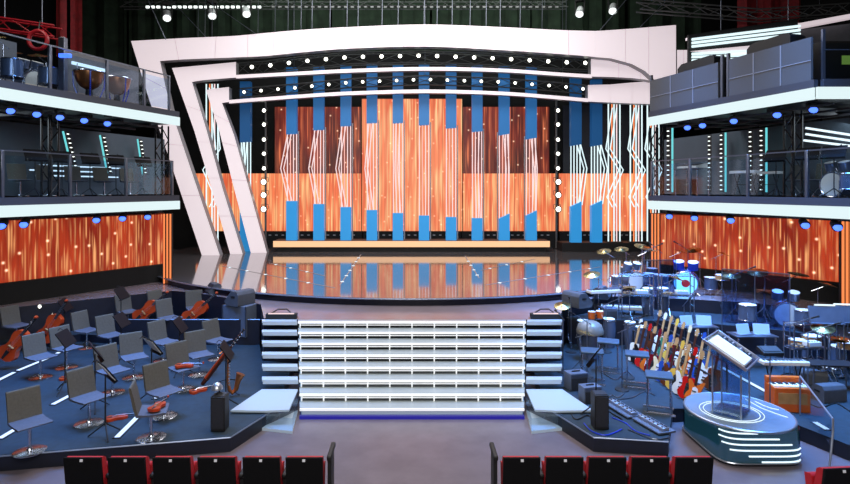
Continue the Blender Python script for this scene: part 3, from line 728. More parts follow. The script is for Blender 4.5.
def fiddle_outline(L, W):
    """half-width profile of a violin-family body"""
    pr = [(0, .0), (.02, .45), (.1, .86), (.2, .98), (.3, .9), (.4, .66), (.5, .6), (.6, .64), (.7, .78), (.82, .82), (.93, .62), (.985, .25), (1, 0)]
    return [(x*L, w*W/2) for x, w in pr] + [(x*L, -w*W/2) for x, w in pr[-2:0:-1]]
def fiddle(name, cat, wood, L, W, T, neck):
    def b():
        t = thing(name, 'x', cat)
        MB().prism(fiddle_outline(L, W), 0, T).build('body', wood, t, T*.12)
        MB().box((L+neck*.42, 0, T*.9), (neck*1.5, W*.14, T*.22)).build('fingerboard', 'black', t)
        MB().lathe([(0, 0), (W*.07, 0), (W*.09, W*.08), (W*.05, W*.2), (0, W*.22)], (L+neck*1.2, 0, T*.75), 10).build('scroll', wood, t)
        mb = MB()
        for s in (-1, 1): mb.tube([(L*.42, s*W*.18, T+.001), (L*.5, s*W*.15, T+.001), (L*.56, s*W*.2, T+.001)], W*.012, 5)
        mb.build('sound_hole', 'black', t)
        MB().box((L*.46, 0, T+W*.06), (T*.12, W*.3, W*.12)).build('bridge', 'wood_tan', t)
        MB().prism([(L*.04, -W*.05), (L*.3, -W*.1), (L*.3, W*.1), (L*.04, W*.05)], T*1.02, T*1.1).build('tailpiece', 'black', t)
        mb = MB()
        for k in range(4): mb.tube([(L*.3, (k-1.5)*W*.045, T*1.12), (L*.46, (k-1.5)*W*.05, T+W*.125), (L+neck, (k-1.5)*W*.03, T*1.05)], .0015, 4)
        mb.build('strings', 'silver', t)
        return t
    return b
violin = fiddle('violin', 'violin', 'wood_red', .36, .21, .045, .15)
cello = fiddle('cello', 'cello', 'wood_red', .76, .44, .15, .34)
# violins: on chairs and on the floor
def on_chair(ci, lab, dz=.482, yaw=0., dx=-.02):
    c = chairs[ci]; a = c.rotation_euler.z
    make('violin', violin, lab, (c.location.x+dx*math.cos(a)-.2*math.cos(a+yaw), c.location.y+dx*math.sin(a)-.2*math.sin(a+yaw), c.location.z+dz), a+yaw, 'red brown violins')
on_chair(12, 'red brown violin lying on the seat of the edge-on front chair', yaw=1.2, dx=.1)
on_chair(8, 'red brown violin lying on a grey chair right of the middle of the left riser', yaw=.9, dx=.1)
for (px, py, yaw, lab) in ((100, 421, .5, 'red brown violin lying on the floor by the second front chair'), (59, 380, .3, 'red brown violin on the floor beside the far left swivel chair'), (188, 394, .8, 'red brown violin on the floor behind the front chair, near the bassoon')):
    p = at(px, py, Z1); make('violin', violin, lab, (p.x, p.y, Z1+.002), yaw, 'red brown violins')
# cellos leaning upright or resting on their sides
for px, py, tz, rot, lab in ((6, 368, Z1, (R(80), R(-52), R(8)), 'red orange cello propped up at the far left edge of the riser'), (44, 350, Z1, (R(80), R(-60), R(12)), 'red orange cello resting between chairs behind the far left seat'),
                         (137, 329, ZL2, (R(80), R(-42), R(5)), 'orange brown cello propped on the raised step, left of the orange light pillar'), (186, 330, ZL2, (R(80), R(-42), R(5)), 'orange brown cello propped on the raised step, right of the orange light pillar')):
    p = at(px, py, tz)
    make('cello', cello, lab, (p.x, p.y, tz+.225), 0, 'red orange cellos', rot)
# bassoons
def bassoon():
    t = thing('bassoon', 'x', 'bassoon')
    mb = MB().tube([(0, 0, .12), (0, 0, .95)], [.034, .026], 10); mb.build('long_joint', 'wood_dark', t)
    MB().tube([(.0, 0, .95), (0, 0, 1.32), (0, 0, 1.36)], [.024, .02, .032], 10).build('bell', 'black', t)
    MB().tube([(.045, 0, .12), (.045, 0, .78)], [.028, .016], 10).build('wing_joint', 'wood_red', t)
    MB().tube([(.02, 0, .0), (.02, 0, .14)], [.04, .052], 12).build('boot', 'wood_dark', t)
    MB().tube([(.045, 0, .78), (.06, 0, .86), (.15, 0, .9), (.22, 0, .86)], .006, 6).build('crook', 'silver', t)
    mb = MB()
    for k in range(5): mb.cyl((0, 0, .95+.075*k), (0, 0, .975+.075*k), .031, .031, 12)
    for k in range(9): mb.box((-.028, 0, .25+.07*k), (.02, .022, .03))
    mb.build('key_band', 'chrome', t)
    return t
for a, b, lab in (((203, 387), (257, 314), 'long dark bassoon with silver bands leaning toward the stairs'),):
    p = at(*a, Z1); top = Vector((X(b[0], p.y+.25), p.y+.25, Z(b[1], p.y+.25)))
    v = (top-p).normalized(); q = v.to_track_quat('Z', 'X').to_euler()
    t_ = make('bassoon', bassoon, lab, (p.x, p.y, Z1+.04), 0, None, q)
    st_ = thing('bassoon_stand', 'small black stand holding the leaning bassoon', 'stand', (p.x, p.y, Z1))
    m_ = v*.72+Vector((0, .15, -.03))
    MB().tube([(m_.x, m_.y, 0), tuple(m_)], .012, 6).build('post', 'black', st_)
    MB().tube([tuple(m_+Vector((-.09, -.1, 0))), tuple(m_+Vector((-.08, .0, 0))), tuple(m_+Vector((.08, 0, 0))), tuple(m_+Vector((.09, -.1, 0)))], .01, 6).build('cradle', 'black', st_)
    for k in range(3): MB().tube([(m_.x, m_.y, .08), (m_.x+.2*math.cos(k*2.1+1), m_.y+.2*math.sin(k*2.1+1), .01)], .01, 6).build('leg', 'black', st_)
# more wind instruments with bells and a saxophone
def saxophone():
    t = thing('saxophone', 'x', 'saxophone')
    MB().tube([(0, 0, .8), (.0, 0, .3), (.02, 0, .14), (.08, 0, .07), (.15, 0, .13), (.19, 0, .3), (.24, 0, .42)], [.012, .03, .036, .04, .046, .055, .09], 12).build('body', 'copper', t)
    MB().tube([(0, 0, .8), (-.02, 0, .88), (-.1, 0, .9), (-.16, 0, .86)], [.012, .011, .01, .013], 8).build('neck', 'copper', t)
    mb = MB()
    for k in range(8): mb.cyl((.02, -.03, .25+.06*k), (.02, -.05, .25+.06*k), .018, .018, 8)
    mb.build('keys', 'silver', t)
    for k in range(3): MB().tube([(.05, 0, .12), (.05+.17*math.cos(k*2.1), .17*math.sin(k*2.1), 0.01)], .009, 6).build('stand_leg', 'black', t)
    return t
for px, py, lab in ((228, 397, 'brass saxophone on its stand at the right front of the left riser'),):
    p = at(px, py, Z1); make('sax', saxophone, lab, (p.x, p.y, Z1), .4, 'brass saxophones on stands')
# light strips set in the riser floors
def floor_strip(label, a, b, z, wd=.08):
    p, q = at(*a, z), at(*b, z); v = q-p
    t = thing('floor_light_strip', label, 'floor light', (p.x, p.y, z), math.atan2(v.y, v.x))
    l = v.length
    MB().box((l/2, 0, .006), (l+.06, wd+.05, .012)).build('channel', 'black', t)
    MB().box((l/2, 0, .013), (l, wd, .012)).build('diffuser', 'strip_blue', t)
for a, b, lab in (((0, 439), (27, 423), 'bright blue white floor strip in the front left corner of the left riser'), ((53, 405), (70, 396), 'short floor strip under the second front chair'),
                  ((-2, 381), (14, 373), 'floor strip cut off by the left edge of the photo, behind the front chair'), ((18, 371), (52, 357), 'long floor strip running behind the far left swivel chair'),
                  ((57, 354), (69, 348), 'short floor strip right of the long strip at far left'), ((117, 438), (141, 414), 'steep floor strip left of the edge-on front chair'),
                  ((155, 399), (162, 393), 'tiny floor strip seen beyond the edge-on front chair'), ((129, 361), (138, 356), 'short floor strip in the middle of the left riser'),
                  ((722, 368), (773, 396), 'long floor strip behind the clear conductor desk'), ((689, 348), (702, 362), 'short bright floor strip left of the white desk'),
                  ((804, 363), (838, 370.5), 'long floor strip under the drums at right'),  ((815, 423), (827, 430), 'short floor strip right of the conductor platform')):
    floor_strip(lab, a, b, Z1)
for a, b, lab in (((269, 263), (325, 276), 'upper left sparkling line set in the glossy disc'), ((222, 266), (335, 288), 'lower left sparkling line set in the glossy disc'), ((340, 285), (361, 254.5), 'steep white line at left in the glossy disc'),
                  ((481, 270.3), (535, 259), 'upper right sparkling line set in the glossy disc'), ((486, 285), (600, 267), 'lower right sparkling line set in the glossy disc'), ((479, 278), (465, 256), 'steep white line at right in the glossy disc')):
    p, q = at(*a, ZD), at(*b, ZD); v = q-p; l = v.length
    t = thing('disc_light_line', lab, 'floor light', (p.x, p.y, ZD), math.atan2(v.y, v.x))
    MB().box((l/2, 0, .003), (l, .035, .006)).build('line', 'arch_side', t)
    mb = MB()
    for k in range(int(l/1.2)): mb.lathe([(.06, .004), (.05, .012), (0, .012)], (.6+k*1.2, 0, 0), 8)
    mb.build('spark_lamp', 'line_white', t)
for k, (px, d, z) in enumerate(((40, 15.0, 1.2), (53, 14.6, 1.05))):
    t = thing('clip_lamp', f'small bright white lamp on a thin stand under the left orange screen, {("upper", "lower")[k]} one', 'lamp', (X(px, d), d, Z1 if d > 30 else ZL2 if k == 0 else Z1))
    hh = z - t.location.z
    MB().lathe([(0, 0), (.1, 0), (.09, .02), (0, .03)], n=14).build('base', 'black', t)
    MB().tube([(0, 0, .02), (0, 0, hh-.05)], .01, 6).build('pole', 'black', t)
    MB().lathe([(0, -.05), (.04, -.04), (.05, .02), (0, .04)], (0, 0, hh), 12).build('head', 'black', t)
    MB().lathe([(0, 0), (.045, 0), (.03, .02), (0, .025)], (0, 0, 0), 12, 0, Matrix.Translation((.02, -.045, hh)) @ Matrix.Rotation(PI/2, 4, 'X')).build('lens', 'lamp_white', t)
# monitors
def wedge():
    t = thing('wedge_monitor', 'x', 'loudspeaker')
    xf = Matrix(((1,0,0,0),(0,0,1,0),(0,1,0,0),(0,0,0,1)))
    MB().prism([(-.34, 0), (.28, 0), (.36, .14), (.02, .52), (-.26, .52), (-.34, .4)], -.42, .42, 0, None, None, xf).build('cabinet', 'monitor_grey', t, .02)
    MB().prism([(.31, .21), (.05, .5), (.062, .51), (.322, .22)], -.38, .38, 0, None, None, xf).build('grille', 'grille', t)
    for s in (-1, 1): MB().box((-.08, s*.425, .33), (.2, .02, .06)).build('handle', 'black', t)
    return t
for px, py, z, yaw, lab, sc in ((240, 304, ZS+.002, 150, 'big grey wedge loudspeaker on a case at the left corner of the stage', .72), (213, 293, ZS, 215, 'grey wedge loudspeaker behind the big wedge at left', .55),
                            (577, 306, ZS, 30, 'big grey wedge loudspeaker at the right corner of the stage, nearest the stairs', .72), (603, 298, ZS, -30, 'grey wedge loudspeaker behind the big wedge at right', .6),
                            (826, 399, Z1, 100, 'grey wedge loudspeaker on the floor at the far right under the drums', .6), (812, 383, Z1, 60, 'grey wedge loudspeaker between the white keyboard and the dark table', .55)):
    p = at(px, py, z); o = make('wedge', wedge, lab, (p.x, p.y, z), R(yaw), 'grey wedge loudspeakers'); o.scale = (sc,)*3
p = at(240, 304, ZS)
t = thing('flight_case', 'blue lit grey flight case carrying the big wedge at left', 'case', (p.x, p.y, ZL2), -.35)
MB().box((0, 0, .4), (.74, .5, .8)).build('body', 'amp_grey', t, .015)
for x in (-.36, .36): MB().box((x, -.25, .4), (.03, .02, .8)).build('corner_rail', 'steel', t)
MB().box((0, -.26, .45), (.2, .02, .06)).build('handle', 'steel', t)
# small black loudspeaker columns at the riser corners
def box_speaker():
    t = thing('column_speaker', 'x', 'loudspeaker')
    MB().box((0, 0, .29), (.24, .24, .58)).build('cabinet', 'black', t, .012)
    MB().box((0, -.124, .3), (.2, .012, .5)).build('grille', 'grille', t)
    MB().box((0, 0, .585), (.2, .2, .012)).build('top_plate', 'dark_grey', t)
    return t
for px, py, lab in ((217.5, 432, 'black box loudspeaker at the front corner of the left riser'), (602, 430, 'black box loudspeaker at the front corner of the right riser')):
    p = at(px, py, Z1); make('boxsp', box_speaker, lab, (p.x, p.y+.12, Z1), 0, 'black box loudspeakers at the riser corners')
p = at(217.5, 432, Z1)
t = thing('desk_lamp', 'small grey hooded lamp standing on the left black box loudspeaker', 'lamp', (p.x-.01, p.y+.12, Z1+.592))
MB().lathe([(0, 0), (.06, 0), (.05, .02), (.012, .03), (.012, .1), (0, .1)], n=14).build('base', 'black', t)
MB().lathe([(0, 0), (.1, .0), (.09, .05), (.05, .1), (0, .12)], (-.04, 0, .08), 16).build('hood', 'silver', t)

#@@RIGHT
# ------------------------------------------------------------------ band side
XZ = Matrix(((1,0,0,0),(0,0,1,0),(0,1,0,0),(0,0,0,1)))
def stool():
    t = thing('band_stool', 'x', 'stool')
    MB().box((0, 0, .66), (.46, .4, .05)).build('seat', 'stool_blue', t, .015)
    for s in (-1, 1):
        for u in (-1, 1): MB().tube([(u*.19, s*.15, .64), (u*.2, s*.17, .02)], .012, 8).build('leg', 'chrome', t)
        MB().box((0, s*.17, .015), (.52, .045, .03)).build('foot_bar', 'chrome', t)
    for k in range(4):
        z = .14+.13*k
        for u in (-1, 1): MB().tube([(u*.195, -.16, z), (u*.195, .16, z)], .009, 6).build('rung', 'chrome', t)
    return t
for px, py, yaw, lab in ((659, 374, -20, 'blue topped chrome stool nearest the camera on the right riser'), (637, 353, -20, 'blue topped chrome stool second from the camera, in front of the guitars'),
                    (616, 342, -20, 'blue topped chrome stool third from the camera, beside the guitar row'), (592, 350, -15, 'blue topped chrome stool closest to the stairs on the right riser')):
    p = at(px, py, Z1+.68); make('stool', stool, lab, (p.x, p.y, Z1), R(yaw), 'blue topped chrome stools')
def guitar(colour, kind):
    def b():
        t = thing('electric_guitar', 'x', 'guitar')
        if kind == 0: pr = [(.0, .0), (.09, .005), (.15, .04), (.175, .11), (.15, .19), (.11, .24), (.12, .3), (.14, .36), (.16, .42), (.14, .45), (.1, .43), (.06, .38), (.03, .37)]
        else: pr = [(.0, .0), (.1, .01), (.165, .06), (.18, .13), (.15, .2), (.115, .25), (.12, .31), (.135, .36), (.12, .41), (.07, .435), (.03, .43)]
        poly = pr + [(-x*(.97 if kind else .92), z) for x, z in pr[::-1] if x > 0]
        MB().slab(poly, -.02, .02).build('body', 'guitar_'+colour, t, .008)
        MB().slab([(-.05, .1), (.06, .08), (.1, .16), (.05, .3), (.0, .33), (-.04, .3)], -.026, -.021).build('pickguard', 'plate_white' if kind == 0 else 'black', t)
        for z in (.15, .24): MB().box((0, -.03, z), (.075, .012, .022)).build('pickup', 'chrome', t)
        MB().box((0, -.03, .09), (.08, .014, .03)).build('bridge', 'chrome', t)
        MB().box((0, -.024, .6), (.046, .024, .5)).build('neck', 'wood_tan' if colour in ('white', 'yellow', 'blue', 'green', 'cream') else 'wood_dark', t)
        hd = MB().slab([(-.03, .85), (.03, .85), (.045, .96), (.02, 1.02), (-.03, 1.0)], -.03, -.012).build('headstock', 'wood_tan' if kind == 0 else 'guitar_'+colour, t)
        for k in range(3):
            for s in (-1, 1): MB().cyl((s*.035, -.02, .88+.035*k), (s*.06, -.02, .88+.035*k), .008, .008, 6).build('tuning_peg', 'chrome', hd)
        return t
    return b
GC = ['orange', 'red', 'white', 'yellow', 'brown', 'blue', 'cream', 'wine', 'orange', 'red', 'black', 'white']
GN = dict(orange='orange sunburst', red='bright red', white='white', yellow='honey yellow', brown='dark brown', blue='blue', cream='cream', wine='wine red', black='black', green='green')
for row, (A, B, n, cols_, rn) in enumerate((((692, 405), (632, 362), 12, GC, 'front guitar rack by the stools'), ((711, 391), (652, 350), 10, ['brown', 'white', 'blue', 'orange', 'cream', 'wine', 'yellow', 'green', 'white', 'brown'], 'rear guitar rack behind the stools'))):
    a, b_ = at(*A, Z1), at(*B, Z1); v = b_-a; yaw = -R(50)
    t = thing('guitar_rack', f'long black {rn}, holding a row of leaning guitars', 'guitar rack', (a.x, a.y, Z1))
    off = Vector((math.sin(-yaw), math.cos(yaw), 0))*.30   # behind the guitars
    e = v.normalized()
    a2, b2 = -e*.36+off, v+e*.3+off
    MB().tube([a2+Vector((0, 0, .62)), b2+Vector((0, 0, .62))], .018, 8).build('neck_rail', 'black', t)
    MB().tube([a2*1+Vector((0, 0, .03)), b2+Vector((0, 0, .03))], .018, 8).build('foot_rail', 'black', t)
    for q in (a2, b2): MB().tube([q+Vector((0, 0, .02)), q+Vector((0, 0, .63))], .018, 8).build('upright', 'black', t)
    for k in range(n):
        p = a + v*(k/(n-1)); c = cols_[k]; kd = (k+row) % 2
        lab = f'{GN[c]} electric guitar, {ORD[k]} from the front in the {rn}'
        make(('guitar', c, kd), guitar(c, kd), lab, (p.x, p.y, Z1+.012), 0, f'electric guitars in the {rn}', (R(-19), R(4), yaw))
# amplifiers and small gear next to the stairs
def amp():
    t = thing('guitar_amplifier', 'x', 'amplifier')
    MB().box((0, 0, .22), (.5, .34, .42)).build('cabinet', 'amp_grey', t, .012)
    MB().box((0, -.174, .17), (.44, .01, .28)).build('grille', 'grille', t)
    MB().box((0, -.174, .37), (.46, .012, .07)).build('control_panel', 'steel', t)
    MB().box((0, 0, .445), (.22, .04, .025)).build('handle', 'black', t)
    for x in (-.2, .2): MB().box((x, 0, .008), (.05, .28, .016)).build('foot', 'black', t)
    return t
for px, py, yaw, lab, sc in ((578, 391, .25, 'grey guitar amplifier beside the right flank of the stairs', .8), (592, 406, .2, 'low grey guitar amplifier in front of the other by the stairs', .72), (612, 318, 0, 'grey amplifier with a pale front among the percussion', .7)):
    z = Z1 if py > 330 else Z2
    p = at(px, py, z); o = make('amp', amp, lab, (p.x, p.y+.15, z), yaw, 'grey guitar amplifiers'); o.scale = (sc,)*3
p = at(596, 355, Z1+1.08); make('stand', music_stand, 'black music stand with sloping desk near the right front loudspeaker', (p.x, p.y, Z1), R(150))
def pedal():
    t = thing('effects_pedal', 'x', 'pedal')
    MB().box((0, 0, .025), (.1, .13, .05)).build('case', 'silver', t, .006)
    MB().cyl((0, -.035, .05), (0, -.035, .062), .014, .014, 10).build('foot_switch', 'black', t)
    mb = MB()
    for s in (-1, 0, 1): mb.cyl((s*.028, .035, .05), (s*.028, .035, .064), .009, .009, 8)
    mb.build('knobs', 'black', t)
    return t
for A, B, n, nm in (((613, 405), (633, 417), 6, 'upper'), ((643, 421), (664, 433), 6, 'lower')):
    a, b_ = at(*A, Z1), at(*B, Z1); v = b_-a; l = v.length; rz = math.atan2(v.y, v.x)
    t = thing('pedal_board', f'{nm} flat pedal board on the floor of the right riser', 'pedal board', (a.x, a.y, Z1), rz)
    MB().box((l/2, 0, .035), (l+.16, .34, .03)).build('tray', 'amp_grey', t, .006)
    for s in (-1, 1): MB().box((l/2, s*.12, .01), (l, .03, .02)).build('runner', 'black', t)
    for k in range(n):
        p = a + v*(k/(n-1))
        make('pedal', pedal, f'{ORD[k]} silver effects pedal from the left on the {nm} pedal board', (p.x, p.y, Z1+.052), rz, f'effects pedals on the {nm} pedal board')
# cables on the riser
def cable(label, pts, r=.012, m='black', z=Z1):
    w = [at(a, b, z) for a, b in smooth(pts, 30)]; o = w[0]
    t = MB().tube([(p.x-o.x, p.y-o.y, r) for p in w], r, 6).build('floor_cable', m)
    t.location = (o.x, o.y, z+.001); tag(t, label, 'cable', 'cables on the right riser', 'thing')
cable('black cable looping from the amplifiers to the pedal boards', [(570, 400), (584, 412), (596, 404), (612, 414), (622, 420)])
cable('pale cable curling past the front stool on the right riser', [(618, 400), (632, 398), (645, 392), (655, 396)], .01, 'steel')
cable('blue cable trailing near the front edge of the right riser', [(612, 418), (626, 424), (636, 432), (650, 436)], .01, 'blue_paint')
# laptops on little tables
def table(w=.7, dp=.45, h=.74):
    t = thing('gear_table', 'x', 'table')
    MB().box((0, 0, h-.015), (w, dp, .03)).build('table_top', 'steel', t, .005)
    for a in (-1, 1):
        for b in (-1, 1): MB().tube([(a*(w/2-.04), b*(dp/2-.04), h-.03), (a*(w/2-.04), b*(dp/2-.04), 0)], .014, 8).build('leg', 'chrome', t)
    return t
def laptop():
    t = thing('laptop', 'x', 'laptop')
    MB().box((0, 0, .01), (.34, .24, .018)).build('keyboard_base', 'silver', t, .004)
    MB().box((0, .0, .115), (.34, .012, .23), 0, (R(-14), 0, 0)).build('screen_lid', 'laptop_lid', t, .004)
    return t
for px, py, lab, ylab in ((695, 325, 'small steel gear table carrying two laptops behind the guitars', ('open pale blue laptop on the gear table, left one', 'open bright blue laptop on the gear table, right one')), (752, 334, 'small steel gear table carrying two laptops behind the white desk', ('open blue laptop behind the white conductor desk, left one', 'open dim blue laptop behind the white conductor desk, right one'))):
    p = at(px, py, Z1+.74); g = make('table', table, lab, (p.x, p.y, Z1), 0, 'steel gear tables'); g.scale = (1.35, 1, 1)
    for k, s in enumerate((-1, 1)): make('laptop', laptop, ylab[k], (p.x+s*.21, p.y, Z1+.742), s*-.25 + PI*0, 'open laptops')
# conductor platform and clear desk
pc = Vector((5.46, 9.5))
t = thing('conductor_platform', 'round clear acrylic conductor platform with horizontal white light lines', 'podium', (pc.x, pc.y, 0))
N = 64
def sq(v, e): return math.copysign(abs(v)**e, v)
sup = [(.67*sq(math.cos(2*PI*k/N), .38), .76*sq(math.sin(2*PI*k/N), .38)) for k in range(N)]
oval = [(.79*math.cos(2*PI*k/N), .84*math.sin(2*PI*k/N)) for k in range(N)]
MB().prism([(x*.97, y*.97) for x, y in sup], .06, .55).build('inner_core', 'teal_glass', t)
MB().prism(sup, .06, .56).build('body', 'teal_clear', t)
MB().prism([(x*.94, y*.94) for x, y in sup], 0, .06).build('plinth', 'black', t)
MB().prism(oval, .562, .59).build('top_plate', 'frost', t)
MB().tube([(x*1.01, y*1.01, .575) for x, y in oval], .02, 8, 0, True).build('top_rim', 'silver', t)
MB().tube([(x*1.01, y*1.01, .06) for x, y in sup], .012, 6, 0, True).build('lower_rim', 'silver', t)
for k, (f0, f1) in enumerate(((-.95, -.2), (-.95, .3), (-.92, .6), (-.8, .88), (-.4, .88), (-.1, .86))):
    xs_ = [.67*(f0+(f1-f0)*i/16) for i in range(17)]
    MB().tube([(x, -.76*(1-(abs(x)/.67)**5.26)**(1/5.26)-.006, .53-.088*k) for x in xs_], .012, 6).build('light_line', 'line_white', t)
for k, (rx, x0) in enumerate(((.48, -.14), (.42, -.14))):
    MB().tube([(x0+rx*math.cos(2*PI*i/32), -.05+rx*.95*math.sin(2*PI*i/32), .594) for i in range(32)], .006, 6, 0, True).build('ring_line', 'line_white', t)
for pts in (((.42, .5), (.45, .1), (.55, -.15), (.64, -.3)), ((.53, .4), (.56, .2), (.62, .08), (.7, .02))):
    MB().tube([(x, y, .594) for x, y in pts], .006, 6).build('curved_line', 'line_white', t)
# desk
e1 = Vector((.55, .59, 0)).normalized(); e2 = Vector((.73, -.68, 0)).normalized(); e3 = Vector((0, 0, 1))
dc = Vector((X(731, 9.45), 9.45, Z(350, 9.45)))
t = thing('conductor_desk', 'tall clear acrylic music desk with silver rim standing on the round platform', 'lectern', (dc.x, dc.y, .592), math.atan2(e1.y, e1.x))
# local x = e1 (width), local -y = toward the reader side (e2), z up
hz = dc.z-.592; tl = R(30)
dk = Matrix.Translation((0, 0, hz)) @ Matrix.Rotation(tl, 4, 'X')
def dkb(name, boxes, m, par, bev=0):
    mb = MB()
    for c, d in boxes: mb.box(c, d)
    mb.v = [tuple(dk @ Vector(v)) for v in mb.v]; return mb.build(name, m, par, bev)
top = dkb('desk_top', [((0, 0, 0), (.84, .72, .02))], 'acrylic', t)
dkb('rim', [((0, -.36, .01), (.86, .025, .05)), ((0, .36, .01), (.86, .025, .05)), ((-.42, 0, .01), (.025, .74, .05)), ((.42, 0, .01), (.025, .74, .05))], 'silver', top, .006)
dkb('under_shelf', [((0, -.02, -.1), (.76, .6, .015))], 'acrylic', top)
for s in (-1, 1):
    MB().prism([(-.21, 0), (.21, 0), (.21, hz-.17+.12), (-.21, hz-.17-.12)], s*.27-.01, s*.27+.01, 0, None, None, Matrix(((0,0,1,0),(1,0,0,0),(0,1,0,0),(0,0,0,1)))).build('side_panel', 'acrylic', t)
    for y in (-.21, .21): MB().tube([(s*.27, y, 0), (s*.27, y, hz-.185+y*.577)], .014, 6).build('panel_edge', 'silver', t)
MB().box((0, 0, .012), (.6, .46, .024)).build('foot_plate', 'acrylic', t)
sc_ = thing('open_score', 'large white open score lying on the clear conductor desk', 'score', t.location, t.rotation_euler.z)
dkb('page_block', [((-.12, 0, .032), (.5, .6, .03))], 'paper', sc_, .006)
dkb('cover', [((-.12, 0, .0145), (.52, .62, .004))], 'white_paint', sc_)
for k, (x, y, w, d, m) in enumerate(((.24, .2, .14, .1, 'black'), (.26, .06, .14, .1, 'dark_grey'), (.24, -.08, .15, .1, 'steel'), (.26, -.22, .12, .08, 'black'))):
    o = thing('desk_control', f'{ORD[k]} small dark control box from the far end, on the right of the clear desk', 'control box', t.location, t.rotation_euler.z, 'small control boxes on the conductor desk')
    dkb('case', [((x, y, .026), (w, d, .028))], m, o, .004); dkb('buttons', [((x-.03, y, .043), (.02, .02, .006)), ((x+.03, y, .043), (.02, .02, .006))], 'plate_white', o)
# clear handrail behind the conductor
t = thing('clear_handrail', 'bent clear acrylic guard rail to the right of the conductor platform', 'guard rail', (0, 0, 0))
q = [at(799, 398, .9), at(834, 436, .7)]
q0 = Vector((X(800, 10.15), 10.15, 0)); q1 = Vector((X(833, 8.75), 8.75, 0)); q2 = Vector((X(829, 8.55), 8.55, 0))
hp = [q0+e3*.95, q1+e3*.75, q1+e3*.55, q2+e3*.02]
MB().tube(hp, .016, 8).build('rail', 'silver', t)
MB().add([tuple(q0+e3*.35), tuple(q1+e3*.3), tuple(q1+e3*.73), tuple(q0+e3*.93)], [(0, 1, 2, 3)]).build('glass_panel', 'acrylic', t)
MB().tube([q0+e3*.26, q0+e3*.95], .014, 8).build('post', 'silver', t)
# wooden keyboard box, keyboards
t = thing('harmonium', 'small orange wooden keyboard instrument with its keys on top', 'keyboard instrument', (X(787, 10.45), 10.45, Z1), -.08)
MB().box((0, 0, .22), (.62, .36, .44)).build('cabinet', 'wood_orange', t, .012)
MB().box((0, -.183, .25), (.5, .01, .2)).build('front_panel', 'wood_tan', t)
MB().box((0, .13, .5), (.62, .1, .12)).build('back_board', 'wood_orange', t, .01)
mb = MB()
for k in range(18): mb.box((-.28+.033*k, -.05, .452), (.029, .2, .024))
mb.build('white_keys', 'key_white', t)
mb = MB()
for k in range(17):
    if k % 7 not in (2, 6): mb.box((-.264+.033*k, .0, .472), (.016, .11, .02))
mb.build('black_keys', 'black', t)
def keyboard():
    t = thing('stage_keyboard', 'x', 'keyboard')
    MB().box((0, 0, .86), (1.1, .32, .09)).build('case', 'white_paint', t, .01)
    mb = MB()
    for k in range(40): mb.box((-.52+.0267*k, -.08, .908), (.023, .14, .012))
    mb.build('white_keys', 'key_white', t)
    mb = MB()
    for k in range(39):
        if k % 7 not in (2, 6): mb.box((-.507+.0267*k, -.05, .918), (.013, .08, .012))
    mb.build('black_keys', 'black', t)
    MB().box((0, .09, .91), (1.0, .1, .012)).build('control_panel', 'dark_grey', t)
    for s in (-1, 1):
        MB().tube([(s*.35, -.16, .02), (s*.35, .14, .81)], .016, 8).build('stand_leg', 'black', t)
        MB().tube([(s*.35, .16, .02), (s*.35, -.14, .81)], .016, 8).build('stand_leg', 'black', t)
        MB().tube([(s*.35, -.2, .018), (s*.35, .2, .018)], .016, 8).build('foot_bar', 'black', t)
    MB().tube([(-.35, .0, .42), (.35, 0, .42)], .012, 8).build('cross_bar', 'black', t)
    return t
for px, py, yaw, lab, z, sc in ((787, 361, -.05, 'white stage keyboard on crossed legs behind the wooden keyboard box', Z1, .78), (641, 311, -.3, 'white stage keyboard on crossed legs among the chrome frames near the guitars', Z1, .95), (624, 290, .2, 'white stage keyboard on crossed legs near the right wedge loudspeakers', Z2, .8)):
    p = at(px, py, z+.9*sc); o = make('keys', keyboard, lab, (p.x, p.y, z), yaw, 'white stage keyboards'); o.scale = (sc,)*3
def mic_stand():
    t = thing('microphone_stand', 'x', 'microphone stand')
    MB().lathe([(0, 0), (.14, 0), (.13, .02), (.02, .035), (0, .035)], n=18).build('base', 'black', t)
    MB().tube([(0, 0, .03), (0, 0, 1.2)], .011, 8).build('pole', 'steel', t)
    MB().tube([(.12, 0, 1.12), (-.42, 0, 1.42)], .009, 8).build('boom', 'steel', t)
    MB().lathe([(0, -.09), (.014, -.08), (.016, .03), (.026, .05), (.02, .08), (0, .088)], (0, 0, 0), 10, 0, Matrix.Translation((-.46, 0, 1.43)) @ Matrix.Rotation(-1.1, 4, 'Y')).build('microphone', 'black', t)
    return t
p = at(770, 416, Z1)
t = thing('display_stand', 'thin pole with a small black control box on top in front of the keyboards', 'stand', (p.x, p.y, Z1))
MB().lathe([(0, 0), (.13, 0), (.12, .02), (0, .03)], n=18).build('base', 'black', t)
MB().tube([(0, 0, .02), (0, 0, 1.12)], .012, 8).build('pole', 'steel', t)
MB().box((0, 0, 1.16), (.36, .24, .07), 0, (.3, 0, 0)).build('control_box', 'black', t, .01)
MB().box((0, -.0, 1.2), (.3, .16, .012), 0, (.3, 0, 0)).build('button_panel', 'dark_grey', t)
